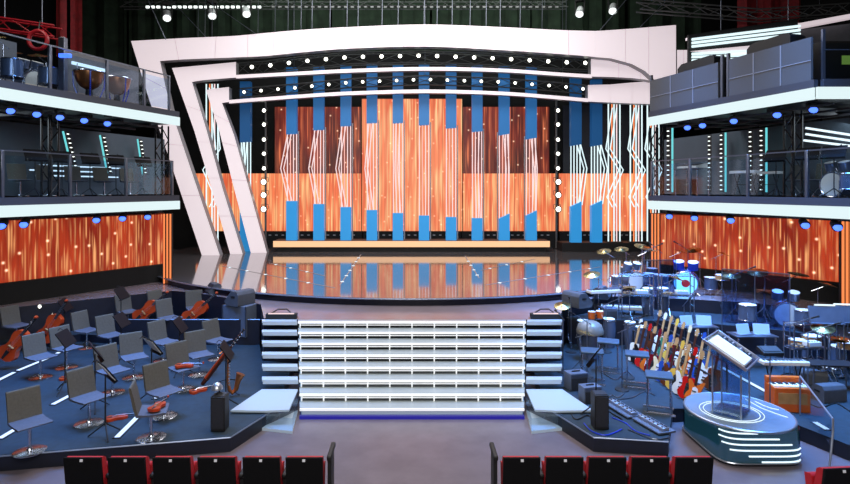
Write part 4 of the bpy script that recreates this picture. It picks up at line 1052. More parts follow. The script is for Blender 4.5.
# drums
def bass_drum(shell, head, dec):
    def b():
        t = thing('bass_drum', 'x', 'drum')
        rx = Matrix.Translation((0, 0, .31)) @ Matrix.Rotation(PI/2, 4, 'X')
        MB().lathe([(.0, -.2), (.29, -.2), (.29, .2), (0, .2)], n=32, xf=rx).build('shell', shell, t)
        MB().lathe([(.0, .201), (.275, .201), (.275, .21), (0, .212)], n=32, xf=rx).build('front_head', head, t)
        for y in (-.2, .2): MB().tube([(.3*math.cos(2*PI*k/32), y, .31+.3*math.sin(2*PI*k/32)) for k in range(32)], .014, 6, 0, True).build('hoop', 'chrome', t)
        if dec: MB().lathe([(0, .213), (.1, .213), (.1, .216), (0, .217)], n=20, xf=rx).build('red_centre', 'theatre_red', t)
        mb = MB()
        for k in range(8): a = 2*PI*k/8+.2; mb.box((.3*math.cos(a), 0, .31+.3*math.sin(a)), (.02, .12, .02), 0, (0, -a, 0))
        mb.build('lug', 'chrome', t)
        for s in (-1, 1): MB().tube([(s*.2, -.12, .12), (s*.34, -.2, .01)], .011, 6).build('spur', 'chrome', t)
        for s in (-1, 1):
            tm = MB().lathe([(0, -.1), (.13, -.1), (.13, .1), (0, .1)], n=24, xf=Matrix.Translation((s*.17, .0, .76)) @ Matrix.Rotation(.3, 4, 'X')).build('tom', shell, t)
            MB().lathe([(0, .101), (.125, .101), (.12, .106), (0, .107)], n=24, xf=Matrix.Translation((s*.17, .0, .76)) @ Matrix.Rotation(.3, 4, 'X')).build('tom_head', 'drum_head', tm)
            MB().tube([(0, 0, .6), (s*.06, 0, .74)], .012, 6).build('tom_arm', 'chrome', t)
        return t
    return b
def floor_drum():
    t = thing('floor_drum', 'x', 'drum')
    MB().lathe([(0, .2), (.2, .2), (.2, .56), (0, .56)], n=28).build('shell', 'drum_shell', t)
    MB().lathe([(0, .561), (.19, .561), (.185, .57), (0, .571)], n=28).build('head', 'drum_head', t)
    for z in (.2, .56): MB().tube([(.205*math.cos(2*PI*k/28), .205*math.sin(2*PI*k/28), z) for k in range(28)], .011, 6, 0, True).build('hoop', 'chrome', t)
    for k in range(3): a = 2*PI*k/3; MB().tube([(.215*math.cos(a), .215*math.sin(a), .4), (.22*math.cos(a), .22*math.sin(a), .012)], .01, 6).build('leg', 'chrome', t)
    return t
def snare():
    t = thing('snare_drum', 'x', 'drum')
    MB().lathe([(0, .55), (.17, .55), (.17, .68), (0, .68)], n=28).build('shell', 'wood_tan', t)
    MB().lathe([(0, .681), (.165, .681), (.16, .687), (0, .688)], n=28).build('head', 'drum_head', t)
    for z in (.55, .68): MB().tube([(.175*math.cos(2*PI*k/28), .175*math.sin(2*PI*k/28), z) for k in range(28)], .01, 6, 0, True).build('hoop', 'chrome', t)
    MB().tube([(0, 0, .25), (0, 0, .54)], .013, 8).build('stand_pole', 'chrome', t)
    for k in range(3): a = 2*PI*k/3+.5; MB().tube([(0, 0, .3), (.24*math.cos(a), .24*math.sin(a), .012)], .01, 6).build('stand_leg', 'chrome', t)
    return t
def cymbal():
    t = thing('cymbal_stand', 'x', 'cymbal')
    MB().tube([(0, 0, .2), (0, 0, 1.0)], .012, 8).build('pole', 'chrome', t)
    for k in range(3): a = 2*PI*k/3+.2; MB().tube([(0, 0, .3), (.24*math.cos(a), .24*math.sin(a), .012)], .01, 6).build('leg', 'chrome', t)
    MB().tube([(.14, 0, .92), (-.2, 0, 1.1)], .009, 6).build('boom', 'chrome', t)
    MB().lathe([(0, -.006), (.21, -.012), (.22, -.01), (.08, .012), (.05, .03), (0, .036)], n=32, xf=Matrix.Translation((-.2, 0, 1.12)) @ Euler((.2, -.25, 0)).to_matrix().to_4x4()).build('cymbal', 'cymbal', t)
    return t
def conga():
    t = thing('conga_drum', 'x', 'drum')
    MB().lathe([(0, 0), (.12, 0), (.15, .2), (.17, .45), (.145, .72), (0, .72)], n=28).build('shell', 'drum_shell', t)
    MB().lathe([(0, .721), (.145, .721), (.135, .735), (0, .737)], n=28).build('head', 'drum_head', t)
    MB().tube([(.15*math.cos(2*PI*k/28), .15*math.sin(2*PI*k/28), .69) for k in range(28)], .01, 6, 0, True).build('hoop', 'chrome', t)
    return t
def drum_at(key, b, lab, px, py, z, yaw=0., sc=1., grp=None, bias=0.):
    p = at(px, py, z); o = make(key, b, lab, (p.x, p.y+bias, z), yaw, grp); o.scale = (sc,)*3; return o
# kit on the stage corner
bd_b = bass_drum('drum_shell', 'drum_head', False); bd_c = bass_drum('blue_paint', 'cyan_head', True)
drum_at('bdc', bd_c, 'bass drum with a glowing cyan head and red centre on the stage corner', 686, 294, ZS, -.5, 1.1)
drum_at('bdb', bd_b, 'steel blue bass drum behind the clear booth, left of the cyan headed drum', 632, 290, ZS, .3, .95)
drum_at('bdb', bd_b, 'steel blue bass drum behind the clear shield at far right', 776, 326, Z2, -.4, 1)
for px, py, z, sc, lab in ((661, 294, ZS, 1, 'steel blue floor drum just left of the cyan headed bass drum'), (711, 295, ZS, .9, 'steel blue floor drum just right of the cyan headed bass drum'), (648.5, 290, ZS, .9, 'steel blue floor drum inside the clear booth'),
                           (750, 326, Z2, 1, 'steel blue floor drum left of the far right bass drum'), (803, 331, Z2, .9, 'steel blue floor drum right of the far right bass drum'), (617, 291, ZS, .8, 'steel blue floor drum nearest the right wedge loudspeakers')):
    drum_at('fd', floor_drum, lab, px, py, z, 0, sc, 'steel blue floor drums')
for px, py, z, sc, lab in ((823, 371, Z1, 1.1, 'tan snare drum on its stand under the wide blue desks'), (799, 372, Z1, 1, 'tan snare drum on its stand in front of the far right drums'), (722, 299.5, ZS, 1, 'tan snare drum on its stand at the right end of the stage corner drums'), (846, 373, Z1, 1, 'tan snare drum at the right edge of the photo')):
    drum_at('snare', snare, lab, px, py, z, 0, sc, 'tan snare drums')
for px, py, z, yaw, sc, lab in ((700, 288, ZS, 0, 1.05, 'cymbal on a boom stand over the cyan headed drum, right one'), (674, 287, ZS, 2.5, 1, 'cymbal on a boom stand over the cyan headed drum, left one'), (624, 284, ZS, .4, 1, 'cymbal on a boom stand at the left end of the percussion'), (643, 287, ZS, 2.9, 1.05, 'cymbal on a boom stand above the clear booth'),
                                (765, 319, Z2, .2, 1.1, 'bright cymbal on a boom stand behind the clear shield'), (789, 322, Z2, 3, 1.1, 'cymbal on a boom stand leaning right behind the clear shield'), (736, 319, Z2, .5, 1.05, 'cymbal on a boom stand left of the far right drums'), (818, 327, Z2, 2.6, .95, 'cymbal on a boom stand next to the wide blue desks')):
    drum_at('cym', cymbal, lab, px, py, z, yaw, sc, 'cymbals on boom stands')
for px, py, z, sc, lab in ((609, 347, Z1, 1, 'dark blue conga drum next to the domed cover'), (648, 315, Z2, 1, 'dark blue conga drum in front of the clear booth, left of a pair'), (663, 316, Z2, 1, 'dark blue conga drum in front of the clear booth, right of a pair'), (630, 349, Z1, .95, 'dark blue conga drum left of the keyboards near the guitars')):
    drum_at('conga', conga, lab, px, py, z, 0, sc, 'dark blue conga drums')
t = thing('covered_drum', 'tall drum under a round grey domed cover, right of the stairs', 'drum', tuple(at(590, 358, Z1)))
MB().lathe([(0, 0), (.2, 0), (.21, .62), (0, .62)], n=28).build('shell', 'drum_shell', t)
MB().lathe([(0, .6), (.31, .6), (.32, .66), (.27, .8), (.16, .88), (0, .9)], n=32).build('domed_cover', 'dome_grey', t)
mb = MB()
for k in range(6): a = 2*PI*k/6; mb.box((.212*math.cos(a), .212*math.sin(a), .35), (.02, .02, .4), 0, (0, 0, a))
mb.build('tension_rod', 'chrome', t)
for px, py, z, yaw, lab in ((606, 352, Z1, 2.4, 'microphone stand with boom beside the stool closest to the stairs'), (571, 352, Z1, 1.2, 'microphone stand with boom right beside the stair flank'), (722, 360, Z1, 1, 'microphone stand with boom behind the laptops'), (835, 372, Z1, 2.7, 'microphone stand with boom at the far right under the drums'), (660, 291, ZS, .6, 'microphone stand with boom inside the clear booth'), (732, 322, Z2, 2.4, 'microphone stand with boom by the tall clear shield')):
    p = at(px, py, z); make('mic', mic_stand, lab, (p.x, p.y, z), yaw, 'boom microphone stands')
def shield(label, a, b, z, h):
    p, q = at(*a, z), at(*b, z); v = q-p; l = v.length
    t = thing('drum_shield', label, 'drum shield', (p.x, p.y, z), math.atan2(v.y, v.x))
    n = max(1, round(l/.6))
    for k in range(n): MB().box((l*(k+.5)/n, 0, h/2), (l/n-.015, .012, h)).build('clear_panel', 'shield', t)
    MB().box((l/2, 0, h+.01), (l, .02, .02)).build('top_edge', 'steel', t)
    for k in range(n+1): MB().box((l*k/n, 0, h/2), (.014, .02, h)).build('hinge_strip', 'steel', t)
shield('clear acrylic booth wall around the steel blue drums on the stage corner', (643, 298), (676, 297.5), ZS, 1.05)
shield('tall clear acrylic shield in front of the far right drums', (722, 322), (790, 331), Z2, 1.35)
def wide_desk():
    t = thing('wide_music_desk', 'x', 'music stand')
    MB().box((0, 0, 1.36), (.66, .03, .36), 0, (-.25, 0, 0)).build('desk', 'amp_grey', t, .006)
    MB().box((0, -.07, 1.19), (.66, .1, .02)).build('ledge', 'amp_grey', t)
    MB().box((0, .04, 1.56), (.4, .03, .03)).build('light_bar', 'line_white', t)
    MB().tube([(0, .03, .1), (0, .03, 1.3)], .018, 8).build('pole', 'steel', t)
    for k in range(3): a = 2*PI*k/3+.5; MB().tube([(0, .03, .2), (.28*math.cos(a), .03+.28*math.sin(a), .014)], .013, 6).build('leg', 'steel', t)
    return t
for px, lab in ((814, 'wide blue grey music desk with a lamp, left of two at far right'), (845, 'wide blue grey music desk with a lamp, cut off by the right edge')):
    make('wdesk', wide_desk, lab, (X(px, 12.2), 12.2, Z1), -.15, 'wide music desks')
t = thing('tablet_stand', 'dark metal frame table behind the white keyboard at right', 'table', tuple(at(830, 388, Z1)), -.1)
MB().box((0, 0, .5), (.9, .4, .03)).build('table_top', 'black', t)
for a in (-1, 1):
    for b in (-1, 1): MB().tube([(a*.4, b*.16, .49), (a*.42, b*.18, 0)], .014, 6).build('leg', 'steel', t)

# more percussion and small gear that fills the band side
def hi_hat():
    t = thing('hi_hat', 'x', 'cymbal')
    MB().tube([(0, 0, .15), (0, 0, .95)], .011, 8).build('pole', 'chrome', t)
    for z, f in ((.82, 1), (.86, -1)): MB().lathe([(0, 0), (.17, -.008*f), (.175, -.006*f), (.05, .014*f+.004), (0, .02*f+.006)], (0, 0, z), 28).build('cymbal', 'cymbal', t)
    for k in range(3): a = 2*PI*k/3; MB().tube([(0, 0, .25), (.2*math.cos(a), .2*math.sin(a), .012)], .01, 6).build('leg', 'chrome', t)
    MB().box((.12, 0, .03), (.22, .08, .02)).build('foot_pedal', 'steel', t)
    return t
for px, py, z, lab in ((764, 325, Z2, 'hi-hat pair of cymbals just behind the tall clear shield'), (838, 377, Z1, 'hi-hat pair of cymbals right of the tan snare drum at far right'), (622, 318, Z2, 'hi-hat pair of cymbals on the step behind the domed drum cover')):
    drum_at('hat', hi_hat, lab, px, py, z, .6, 1, 'hi-hats')
def bongos():
    t = thing('bongo_drums', 'x', 'drum')
    for s in (-1, 1):
        MB().lathe([(0, .72), (.08, .72), (.1, .9), (0, .9)], (s*.12, 0, 0), 20).build('shell', 'wood_orange', t)
        MB().lathe([(0, .901), (.095, .901), (.09, .91), (0, .911)], (s*.12, 0, 0), 20).build('head', 'drum_head', t)
    MB().box((0, 0, .8), (.06, .05, .05)).build('bridge_block', 'wood_dark', t)
    MB().tube([(0, 0, .2), (0, 0, .79)], .012, 8).build('stand_pole', 'chrome', t)
    for k in range(3): a = 2*PI*k/3; MB().tube([(0, 0, .3), (.22*math.cos(a), .22*math.sin(a), .012)], .01, 6).build('leg', 'chrome', t)
    return t
for px, py, z, lab in ((599, 347, Z1, 'orange bongo drums on a stand left of the conga drums'),):
    drum_at('bongo', bongos, lab, px, py, z, .3, 1, 'bongo drums')
def frame_rack():
    t = thing('chrome_frame_rack', 'x', 'rack')
    for x in (-.4, .4):
        for y in (-.15, .15): MB().tube([(x, y, 0), (x, y, 1.15)], .016, 8).build('upright', 'chrome', t)
        for z in (.35, .6, .85, 1.1): MB().tube([(x, -.15, z), (x, .15, z)], .011, 6).build('rung', 'chrome', t)
    for y in (-.15, .15):
        for z in (.6, 1.12): MB().tube([(-.4, y, z), (.4, y, z)], .014, 6).build('cross_bar', 'chrome', t)
    MB().box((0, 0, .62), (.76, .28, .016)).build('shelf', 'steel', t)
    return t
FR = []
for px, py, z, yaw, lab in ((676, 318, Z2, -.15, 'chrome ladder frame rack behind the guitars, nearest the laptops'), (636, 317.5, Z2, -.1, 'chrome ladder frame rack behind the dark blue congas'), (806, 375, Z1, .1, 'chrome ladder frame rack under the drums at far right')):
    FR.append(drum_at('frame', frame_rack, lab, px, py, z, yaw, 1, 'chrome ladder frame racks'))
def tambourine():
    t = thing('tambourine', 'x', 'tambourine')
    MB().tube([(.12*math.cos(2*PI*k/24), .12*math.sin(2*PI*k/24), .02) for k in range(24)], .018, 6, 0, True).build('ring', 'wood_tan', t)
    for k in range(6): a = 2*PI*k/6; MB().cyl((.12*math.cos(a), .12*math.sin(a), .018), (.12*math.cos(a), .12*math.sin(a), .042), .024, .024, 10).build('jingle', 'chrome', t)
    return t
def mini_mixer():
    t = thing('rack_module', 'x', 'audio module')
    MB().box((0, 0, .05), (.3, .2, .1)).build('case', 'white_paint', t, .008)
    MB().box((0, -.102, .05), (.26, .006, .07)).build('front_panel', 'laptop_lid', t)
    for k in range(4): MB().cyl((-.09+.06*k, -.04, .1), (-.09+.06*k, -.04, .112), .014, .014, 10).build('knob', 'black', t)
    return t
for fr, nm in zip(FR, ('frame rack nearest the laptops', 'frame rack behind the congas', 'frame rack at far right')):
    a = fr.rotation_euler.z; o = fr.location
    for k, (key, b, dx, w_) in enumerate((('tamb', tambourine, -.2, 'wooden tambourine'), ('mini', mini_mixer, .14, 'white blue-fronted audio module'))):
        make(key, b, f'{w_} on the shelf of the {nm}', (o.x+dx*math.cos(a), o.y+dx*math.sin(a), o.z+.632), a, None)
for px, py, z, yaw, lab in ((630, 377, Z1, 2, 'microphone stand with boom between the second and third blue stools'), (585, 378, Z1, .5, 'microphone stand with boom behind the amplifiers by the stairs'), (690, 356, Z1, 1.4, 'microphone stand with boom at the bright floor strip'), (790, 381, Z1, 2.2, 'microphone stand with boom right of the laptops behind the desk'), (848, 389, Z1, 2.8, 'microphone stand with boom at the lower right edge')):
    p = at(px, py, z); make('mic', mic_stand, lab, (p.x, p.y, z), yaw, 'boom microphone stands')
for k, (px, py, z, yaw, sc, lab) in enumerate(((613, 301, Z2+.0, .2, 1, 'low cymbal on a boom stand in front of the right wedge loudspeakers'), (655, 318, Z2, 2.2, 1, 'cymbal on a boom stand behind the second conga pair'), (830, 380, Z1, .3, 1, 'cymbal on a boom stand between the two wide blue desks'))):
    if k == 0: drum_at('cym', cymbal, lab, CX+5.0*F/15.2, HY+(H-Z2)*F/15.2, Z2, yaw, sc, 'cymbals on boom stands')
    else: drum_at('cym', cymbal, lab, px, py, z, yaw, sc, 'cymbals on boom stands')
for lab, pts, m in (('black cable running under the far right drums', [(776, 377), (790, 374), (802, 379), (812, 376)], 'black'), ('pale cable coiling beside the low amplifier', [(606, 400), (612, 396), (618, 398), (624, 394)], 'steel'), 
                     ('black cable by the dark table at the right edge', [(806, 402), (820, 408), (836, 404), (850, 412)], 'black'), ('pale cable in front of the second pedal board', [(628, 430), (642, 436), (656, 440), (670, 438)], 'steel')):
    cable(lab, pts, .011, m)
# still more stands, drums and cables between the stairs and the drums
for px, py, z, yaw, sc, lab in ((568, 346, Z1, .5, .95, 'cymbal on a boom stand right beside the upper stair flank'), (580, 372, Z1, 2.4, .8, 'low cymbal on a boom stand behind the larger guitar amplifier'), (642, 284, ZS, 1.2, 1.1, 'tall cymbal on a boom stand behind the clear booth'), (610, 287, ZS, .1, 1, 'cymbal on a boom stand behind the rear right wedge loudspeaker'),
                             (716, 290, ZS, 2.2, 1, 'cymbal on a boom stand at the right end of the stage corner drums'), (848, 362, Z1, .8, 1.1, 'cymbal on a boom stand at the right edge, under the wide blue desk')):
    drum_at('cym', cymbal, lab, px, py, z, yaw, sc, 'cymbals on boom stands')
for px, py, z, sc, lab in ((627, 285, ZS, 1, 'steel blue floor drum at the back of the stage corner percussion'), (652, 283, ZS, .9, 'steel blue floor drum behind the clear booth'), (815, 366, Z1, .9, 'steel blue floor drum under the left wide blue desk'), (838, 368, Z1, .9, 'steel blue floor drum under the right wide blue desk')):
    drum_at('fd', floor_drum, lab, px, py, z, 0, sc, 'steel blue floor drums')
for px, py, z, sc, lab in ((583, 349, Z1, 1, 'dark blue conga drum between the stairs and the domed cover'), (641, 353, Z1, .9, 'dark blue conga drum just left of the rear guitar rack end')):
    drum_at('conga', conga, lab, px, py, z, 0, sc, 'dark blue conga drums')
for px, py, z, yaw, lab in ((563, 372, Z1, 1.0, 'microphone stand with boom against the lower stair flank'), (622, 390, Z1, 2.0, 'microphone stand with boom above the rear pedal board'), (646, 291, ZS, 2.4, 'microphone stand with boom left of the clear booth'), (690, 289, ZS, .3, 'microphone stand with boom over the cyan headed bass drum'), (808, 392, Z1, 2.5, 'microphone stand with boom left of the floor wedge at far right')):
    p = at(px, py, z); make('mic', mic_stand, lab, (p.x, p.y, z), yaw, 'boom microphone stands')
for lab, pts, m in (('pale cable winding between the stools', [(604, 374), (616, 380), (626, 372), (634, 378)], 'steel'), ('blue cable curling in front of the black box loudspeaker on the right', [(584, 424), (592, 432), (606, 436), (622, 430)], 'blue_paint'),
                     ('black cable curling near the corner of the right riser', [(570, 412), (576, 420), (588, 416), (594, 424)], 'black')):
    cable(lab, pts, .012, m)
#@@BALCONY_THINGS
# ------------------------------------------------------------------ things on the balconies
def on(w, px, back, z): q = w.p(px, back); return (q.x, q.y, z)
yl = math.atan2(-WL.n.y, -WL.n.x); yr = math.atan2(-WR.n.y, -WR.n.x)
for k, (px, lab) in enumerate(((35, 'leftmost black music stand on the lower left balcony'), (62, 'second black music stand from the left on the lower left balcony'), (90, 'large middle black music stand on the lower left balcony'), (116, 'second black music stand from the right on the lower left balcony'), (143, 'rightmost black music stand on the lower left balcony'))):
    make('stand', music_stand, lab, on(WL, px, .75, FL), yl-.35, 'black music stands on the lower left balcony')
for k, (px, lab) in enumerate(((776, 'black music stand on the lower right balcony beside the truss pillar'), (808, 'second black music stand from the right on the lower right balcony'), (834, 'rightmost black music stand on the lower right balcony'))):
    make('stand', music_stand, lab, on(WR, px, .75, FL), yr+.35, 'black music stands on the lower right balcony')
for px, lab in ((20, 'swivel chair behind the leftmost music stand on the lower left balcony'), (48, 'swivel chair second from the left on the lower left balcony'), (76, 'swivel chair in the middle of the lower left balcony'), (104, 'swivel chair second from the right on the lower left balcony'), (130, 'swivel chair at the right end of the lower left balcony')):
    make('chair', swivel_chair, lab, on(WL, px, 2.3, FL), yl-.3, 'swivel chairs on the lower left balcony')
for px, lab in ((795, 'swivel chair left of the pair on the lower right balcony'), (822, 'swivel chair right of the pair on the lower right balcony')):
    make('chair', swivel_chair, lab, on(WR, px, 2.6, FL), yr+.3, 'swivel chairs on the lower right balcony')
for px, lab in ((745, 'stage keyboard on crossed legs in the lower right balcony, right of the mixer table'), (768, 'stage keyboard on crossed legs in the lower right balcony near the music stands')):
    make('keys', keyboard, lab, on(WR, px, .85 if px < 760 else 2.2, FL), yr+PI/2, 'stage keyboards on the lower right balcony')
g = make('table', table, 'steel table carrying the mixer at the inner end of the lower right balcony', on(WR, 692, .9, FL), yr+PI/2, None); g.scale = (1.5, 1.2, 1.15)
c_ = Vector(on(WR, 692, .9, FL+.74*1.15+.002))
t = thing('audio_mixer', 'pale audio mixer lying on the table of the lower right balcony', 'mixer', c_, yr+PI/2)
MB().prism([(-.22, 0), (.22, 0), (.22, .14), (-.22, .06)], -.4, .4, 0, None, None, Matrix(((0,0,1,0),(1,0,0,0),(0,1,0,0),(0,0,0,1)))).build('case', 'white_paint', t, .008)
MB().box((0, -.02, .115), (.7, .3, .012), 0, (.18, 0, 0)).build('fader_panel', 'dark_grey', t)
bx = thing('equipment_case', 'black equipment case on the floor at the inner end of the lower right balcony', 'case', on(WR, 684, 2.2, FL), yr+PI/2)
MB().box((0, 0, .27), (.7, .5, .54)).build('body', 'black', bx, .02); MB().box((0, .255, .3), (.16, .02, .05)).build('handle', 'steel', bx)
# drums on the balconies
for key, b, px, back, w, z, lab, sc in (('bdb', bd_b, 838, 1.3, WR, FL, 'bass drum on the lower right balcony behind the rightmost music stand', 1), ('fd', floor_drum, 850, .9, WR, FL, 'floor drum at the right edge of the lower right balcony', 1), ('cym', cymbal, 822, 1.6, WR, FL, 'cymbal stand on the lower right balcony between the two right music stands', 1.1),
                                  ('bdb', bd_b, 30, 1.75, WL, FU, 'bass drum on the upper left balcony behind the glass railing', 1.15), ('fd', floor_drum, 50, .75, WL, FU, 'floor drum on the upper left balcony beside the bass drum', 1.2), ('fd', floor_drum, 12, .75, WL, FU, 'floor drum at the far left of the upper left balcony', 1.2),
                                  ('cym', cymbal, 20, 3.0, WL, FU, 'left cymbal stand of the drums on the upper left balcony', 1.25), ('cym', cymbal, 46, 2.6, WL, FU, 'right cymbal stand of the drums on the upper left balcony', 1.25), ('cym', cymbal, 3, 1.3, WL, FU, 'leftmost cymbal stand on the upper left balcony', 1.15)):
    o = make(key, b, lab, on(w, px, back, z), (yl if w is WL else yr)+PI/2, 'balcony drums and cymbals'); o.scale = (sc,)*3
def timpani():
    t = thing('kettledrum', 'x', 'drum')
    MB().lathe([(0, .3), (.1, .31), (.22, .38), (.32, .52), (.37, .7), (.38, .8), (0, .8)], n=32).build('bowl', 'copper', t)
    MB().lathe([(0, .801), (.37, .801), (.36, .81), (0, .812)], n=32).build('head', 'drum_head', t)
    MB().tube([(.39*math.cos(2*PI*k/32), .39*math.sin(2*PI*k/32), .8) for k in range(32)], .018, 6, 0, True).build('hoop', 'chrome', t)
    for k in range(4):
        a = 2*PI*k/4+.6; MB().tube([(.4*math.cos(a), .4*math.sin(a), .78), (.38*math.cos(a), .38*math.sin(a), .4), (.26*math.cos(a), .26*math.sin(a), .06)], .02, 6).build('strut', 'blue_paint', t)
    MB().lathe([(0, 0), (.3, 0), (.3, .05), (.1, .1), (.08, .32), (0, .32)], n=24).build('base', 'black', t)
    return t
make('timp', timpani, 'left copper kettledrum on the upper left balcony behind the glass', on(WL, 89, .75, FU), 0, 'copper kettledrums')
make('timp', timpani, 'right copper kettledrum on the upper left balcony behind the glass', on(WL, 117, .75, FU), .5, 'copper kettledrums')
t, l = wing_flat('wall_panel', 'pale grey sloping back panel of the upper left balcony', WL, 60, 138, 2.4, FU, 1.75, 'mid_grey')
t, l = wing_flat('wall_panel', 'grey panel at the far left of the upper left balcony', WL, -60, 16, 2.6, FU, 1.6, 'mid_grey')
a, b_ = WL.p(72, 2.2), WL.p(106, 2.2)
t = thing('light_bar', 'white light bar above the kettledrums on the upper left balcony', 'light bar', (a.x, a.y, FU+1.32))
MB().box(((b_.x-a.x)/2, (b_.y-a.y)/2, 0), ((b_-a).length, .05, .09), 0, (0, 0, math.atan2(b_.y-a.y, b_.x-a.x))).build('tube', 'line_white', t)
MB().tube([(.1, .1, 0), (.1, .14, -1.3)], .015, 6).build('stand', 'steel', t)
t = thing('camera_post', 'thick grey post with a blue lamp on the upper left balcony', 'post', on(WL, 63, .5, FU))
MB().box((0, 0, .75), (.16, .16, 1.5)).build('column', 'steel', t, .01); MB().box((.12, -.1, 1.0), (.3, .1, .1)).build('lamp_box', 'lamp_blue', t, .01)
# black stage sofas / covered gear behind the fabric panels of the upper right balcony
for px, px2, lab in ((684, 721, 'black covered shape showing above the left fabric panel of the upper right balcony'), (754, 798, 'black covered shape showing above the right fabric panel of the upper right balcony')):
    a, b_ = WR.p(px, .8), WR.p(px2, .8); v = b_-a
    t = thing('covered_equipment', lab, 'equipment', (a.x, a.y, FU), math.atan2(v.y, v.x)); l = v.length
    MB().prism([(0, 0), (l, 0), (l, 1.35), (l*.9, 1.42), (l*.12, 1.4), (0, 1.28)], -.25, .25, 0, None, None, XZ).build('cover', 'black', t, .03)
    MB().box((l/2, 0, 1.44), (l*.7, .08, .05)).build('top_bar', 'dark_grey', t)
# striped light wall and pale beam behind the upper right balcony
dW = 19.2
t = thing('striped_light_wall', 'black panel with sloping white light stripes behind the upper right balcony', 'light wall', (X(690, dW), dW, FU))
P_ = lambda px, py: (X(px, dW)-X(690, dW), Z(py, dW)-FU)
MB().slab([(0, 0), (P_(800, 50)[0], 0), P_(800, 18), P_(690, 34)], .1, .2).build('panel', 'black', t)
def slant(mb, a, b, th, y=.0): 
    a, b = P_(*a), P_(*b); mb.tube([(a[0], y, a[1]), (b[0], y, b[1])], th, 8)
for a, b in (((692, 39.5), (800, 26)), ((692, 43), (800, 30)), ((692, 46.5), (800, 34)), ((692, 54), (752, 51)), ((692, 57), (752, 55)), ((692, 60.5), (740, 59))):
    mb = MB(); slant(mb, a, b, .045); mb.build('light_stripe', 'tube_white', t)
MB().slab([P_(691, 51), P_(750, 45.5), P_(752, 56), P_(728, 53.5)], .02, .06).build('light_wedge', 'arch_face', t)
t = thing('light_beam', 'long pale beam with a lit underside crossing the top right corner', 'beam', (X(690, 20), 20, Z(38, 20)))
P2 = lambda px, py: (X(px, 20)-X(690, 20), Z(py, 20)-Z(38, 20))
MB().slab([P2(691, 38), P2(800, 27.5), P2(860, 16), P2(860, 12), P2(800, 23), P2(691, 35.5)], 0, .4).build('lit_face', 'arch_face', t)
for q in (1.2, 3.6): MB().tube([(q, .2, .3), (q, .2, 15-t.location.z)], .015, 5).build('hanger', 'steel', t)
MB().slab([P2(760, 32), P2(860, 20), P2(860, 40), P2(820, 42)], .42, .5).build('grey_web', 'mid_grey', t)
# ladder-like bracket, far right top
t = thing('equipment_rack', 'dark equipment rack with a small green display on the upper right return', 'rack', (10.7, 14.5, FU))
MB().box((0, 0, .6), (.8, .5, 1.2)).build('cabinet', 'black', t, .01); MB().box((.25, -.26, .72), (.3, .02, .22)).build('green_display', glow('green_glow', (130, 165, 70), .5), t)

#@@TOP
# ------------------------------------------------------------------ flown above the set
def drape(label, px0, px1, d, z0, z1, m, name='stage_curtain', amp=.12):
    x0, x1 = X(px0, d), X(px1, d); n = max(8, int((x1-x0)/.14)); vs = []
    t = thing(name, label, 'curtain', (x0, d, z0)); ph = random.random()*6
    for z in (0, z1-z0):
        for i in range(n+1): x = (x1-x0)*i/n; vs.append((x, amp*math.sin(x*6.2+ph+.6*math.sin(x*1.7))+.04*math.sin(x*17), z))
    MB().add(vs, [(i, i+1, n+2+i, n+1+i) for i in range(n)]).build('cloth', m, t)
    MB().tube([(0, 0, z1-z0), (x1-x0, 0, z1-z0)], .04, 6).build('rail', 'truss_metal', t)
for k, (a, b) in enumerate(((78, 128), (128, 230), (232, 330), (332, 430), (432, 530), (532, 626), (628, 700))):
    drape(f'dark green hanging drape, {ORD[k]} from the left above the arches', a, b, 29.2, 8.5, 14.8, 'curtain_green')
drape('narrow red drape at the top left, left of the two', 56, 67, 21, 9.2, 14.5, 'red_cloth'); drape('narrow red drape at the top left, right of the two', 70, 82, 20.6, 8.9, 14.5, 'red_cloth')
drape('dim red drape at the top right corner', 738, 800, 24, 10.4, 14.8, 'red_cloth')
truss('red_truss', 'thick red lighting truss crossing the top left corner', [(-40, 20), (0, 23), (54, 31)], 17.5, .35, .5, 'red_paint', hang=True)
p = (X(38, 17.2), 17.2, Z(40, 17.2))
t = thing('red_ring', 'red round ring hanging under the red truss at top left', 'ring', p)
MB().tube([(.28*math.cos(2*PI*k/28), 0, .28*math.sin(2*PI*k/28)) for k in range(28)], .06, 8, 0, True).build('ring', 'red_paint', t); MB().tube([(0, .0, .28), (0, .1, .6)], .02, 6).build('hanger', 'black', t)
truss('lighting_truss', 'long black truss with a row of small white lamps along the top edge', [(120, 3), (380, 3), (568, 3)], 27, .35, .6, hang=True)
truss('lighting_truss', 'dark truss crossing the very top right of the photo', [(640, 4), (760, 14), (850, 8)], 23, .4, .6, hang=True)
t = thing('batten_light', 'row of small white batten lamps at the very top of the photo, left part', 'batten light', (X(145, 26.8), 26.8, Z(7, 26.8)))
MB().box(((X(262, 26.8)-X(145, 26.8))/2, .06, .07), (X(262, 26.8)-X(145, 26.8), .06, .05)).build('batten', 'black', t)
for q in (.3, 5): MB().tube([(q, .06, .1), (q, .06, 15-t.location.z)], .012, 5).build('hanger', 'steel', t)
for k in range(22):
    x = (X(262, 26.8)-X(145, 26.8))*(k+.5)/22; MB().box((x, 0, 0), (.15, .06, .1)).build('cell', 'dot_white', t)
t = thing('batten_light', 'dim row of batten lamps at the very top of the photo, right part', 'batten light', (X(270, 26.8), 26.8, Z(7, 26.8)))
MB().box(((X(560, 26.8)-X(270, 26.8))/2, .06, .07), (X(560, 26.8)-X(270, 26.8), .06, .05)).build('batten', 'black', t)
for q in (.3, 13): MB().tube([(q, .06, .1), (q, .06, 15-t.location.z)], .012, 5).build('hanger', 'steel', t)
for k in range(44):
    x = (X(560, 26.8)-X(270, 26.8))*(k+.5)/44; MB().box((x, 0, 0), (.15, .06, .07)).build('cell', 'arch_side', t)
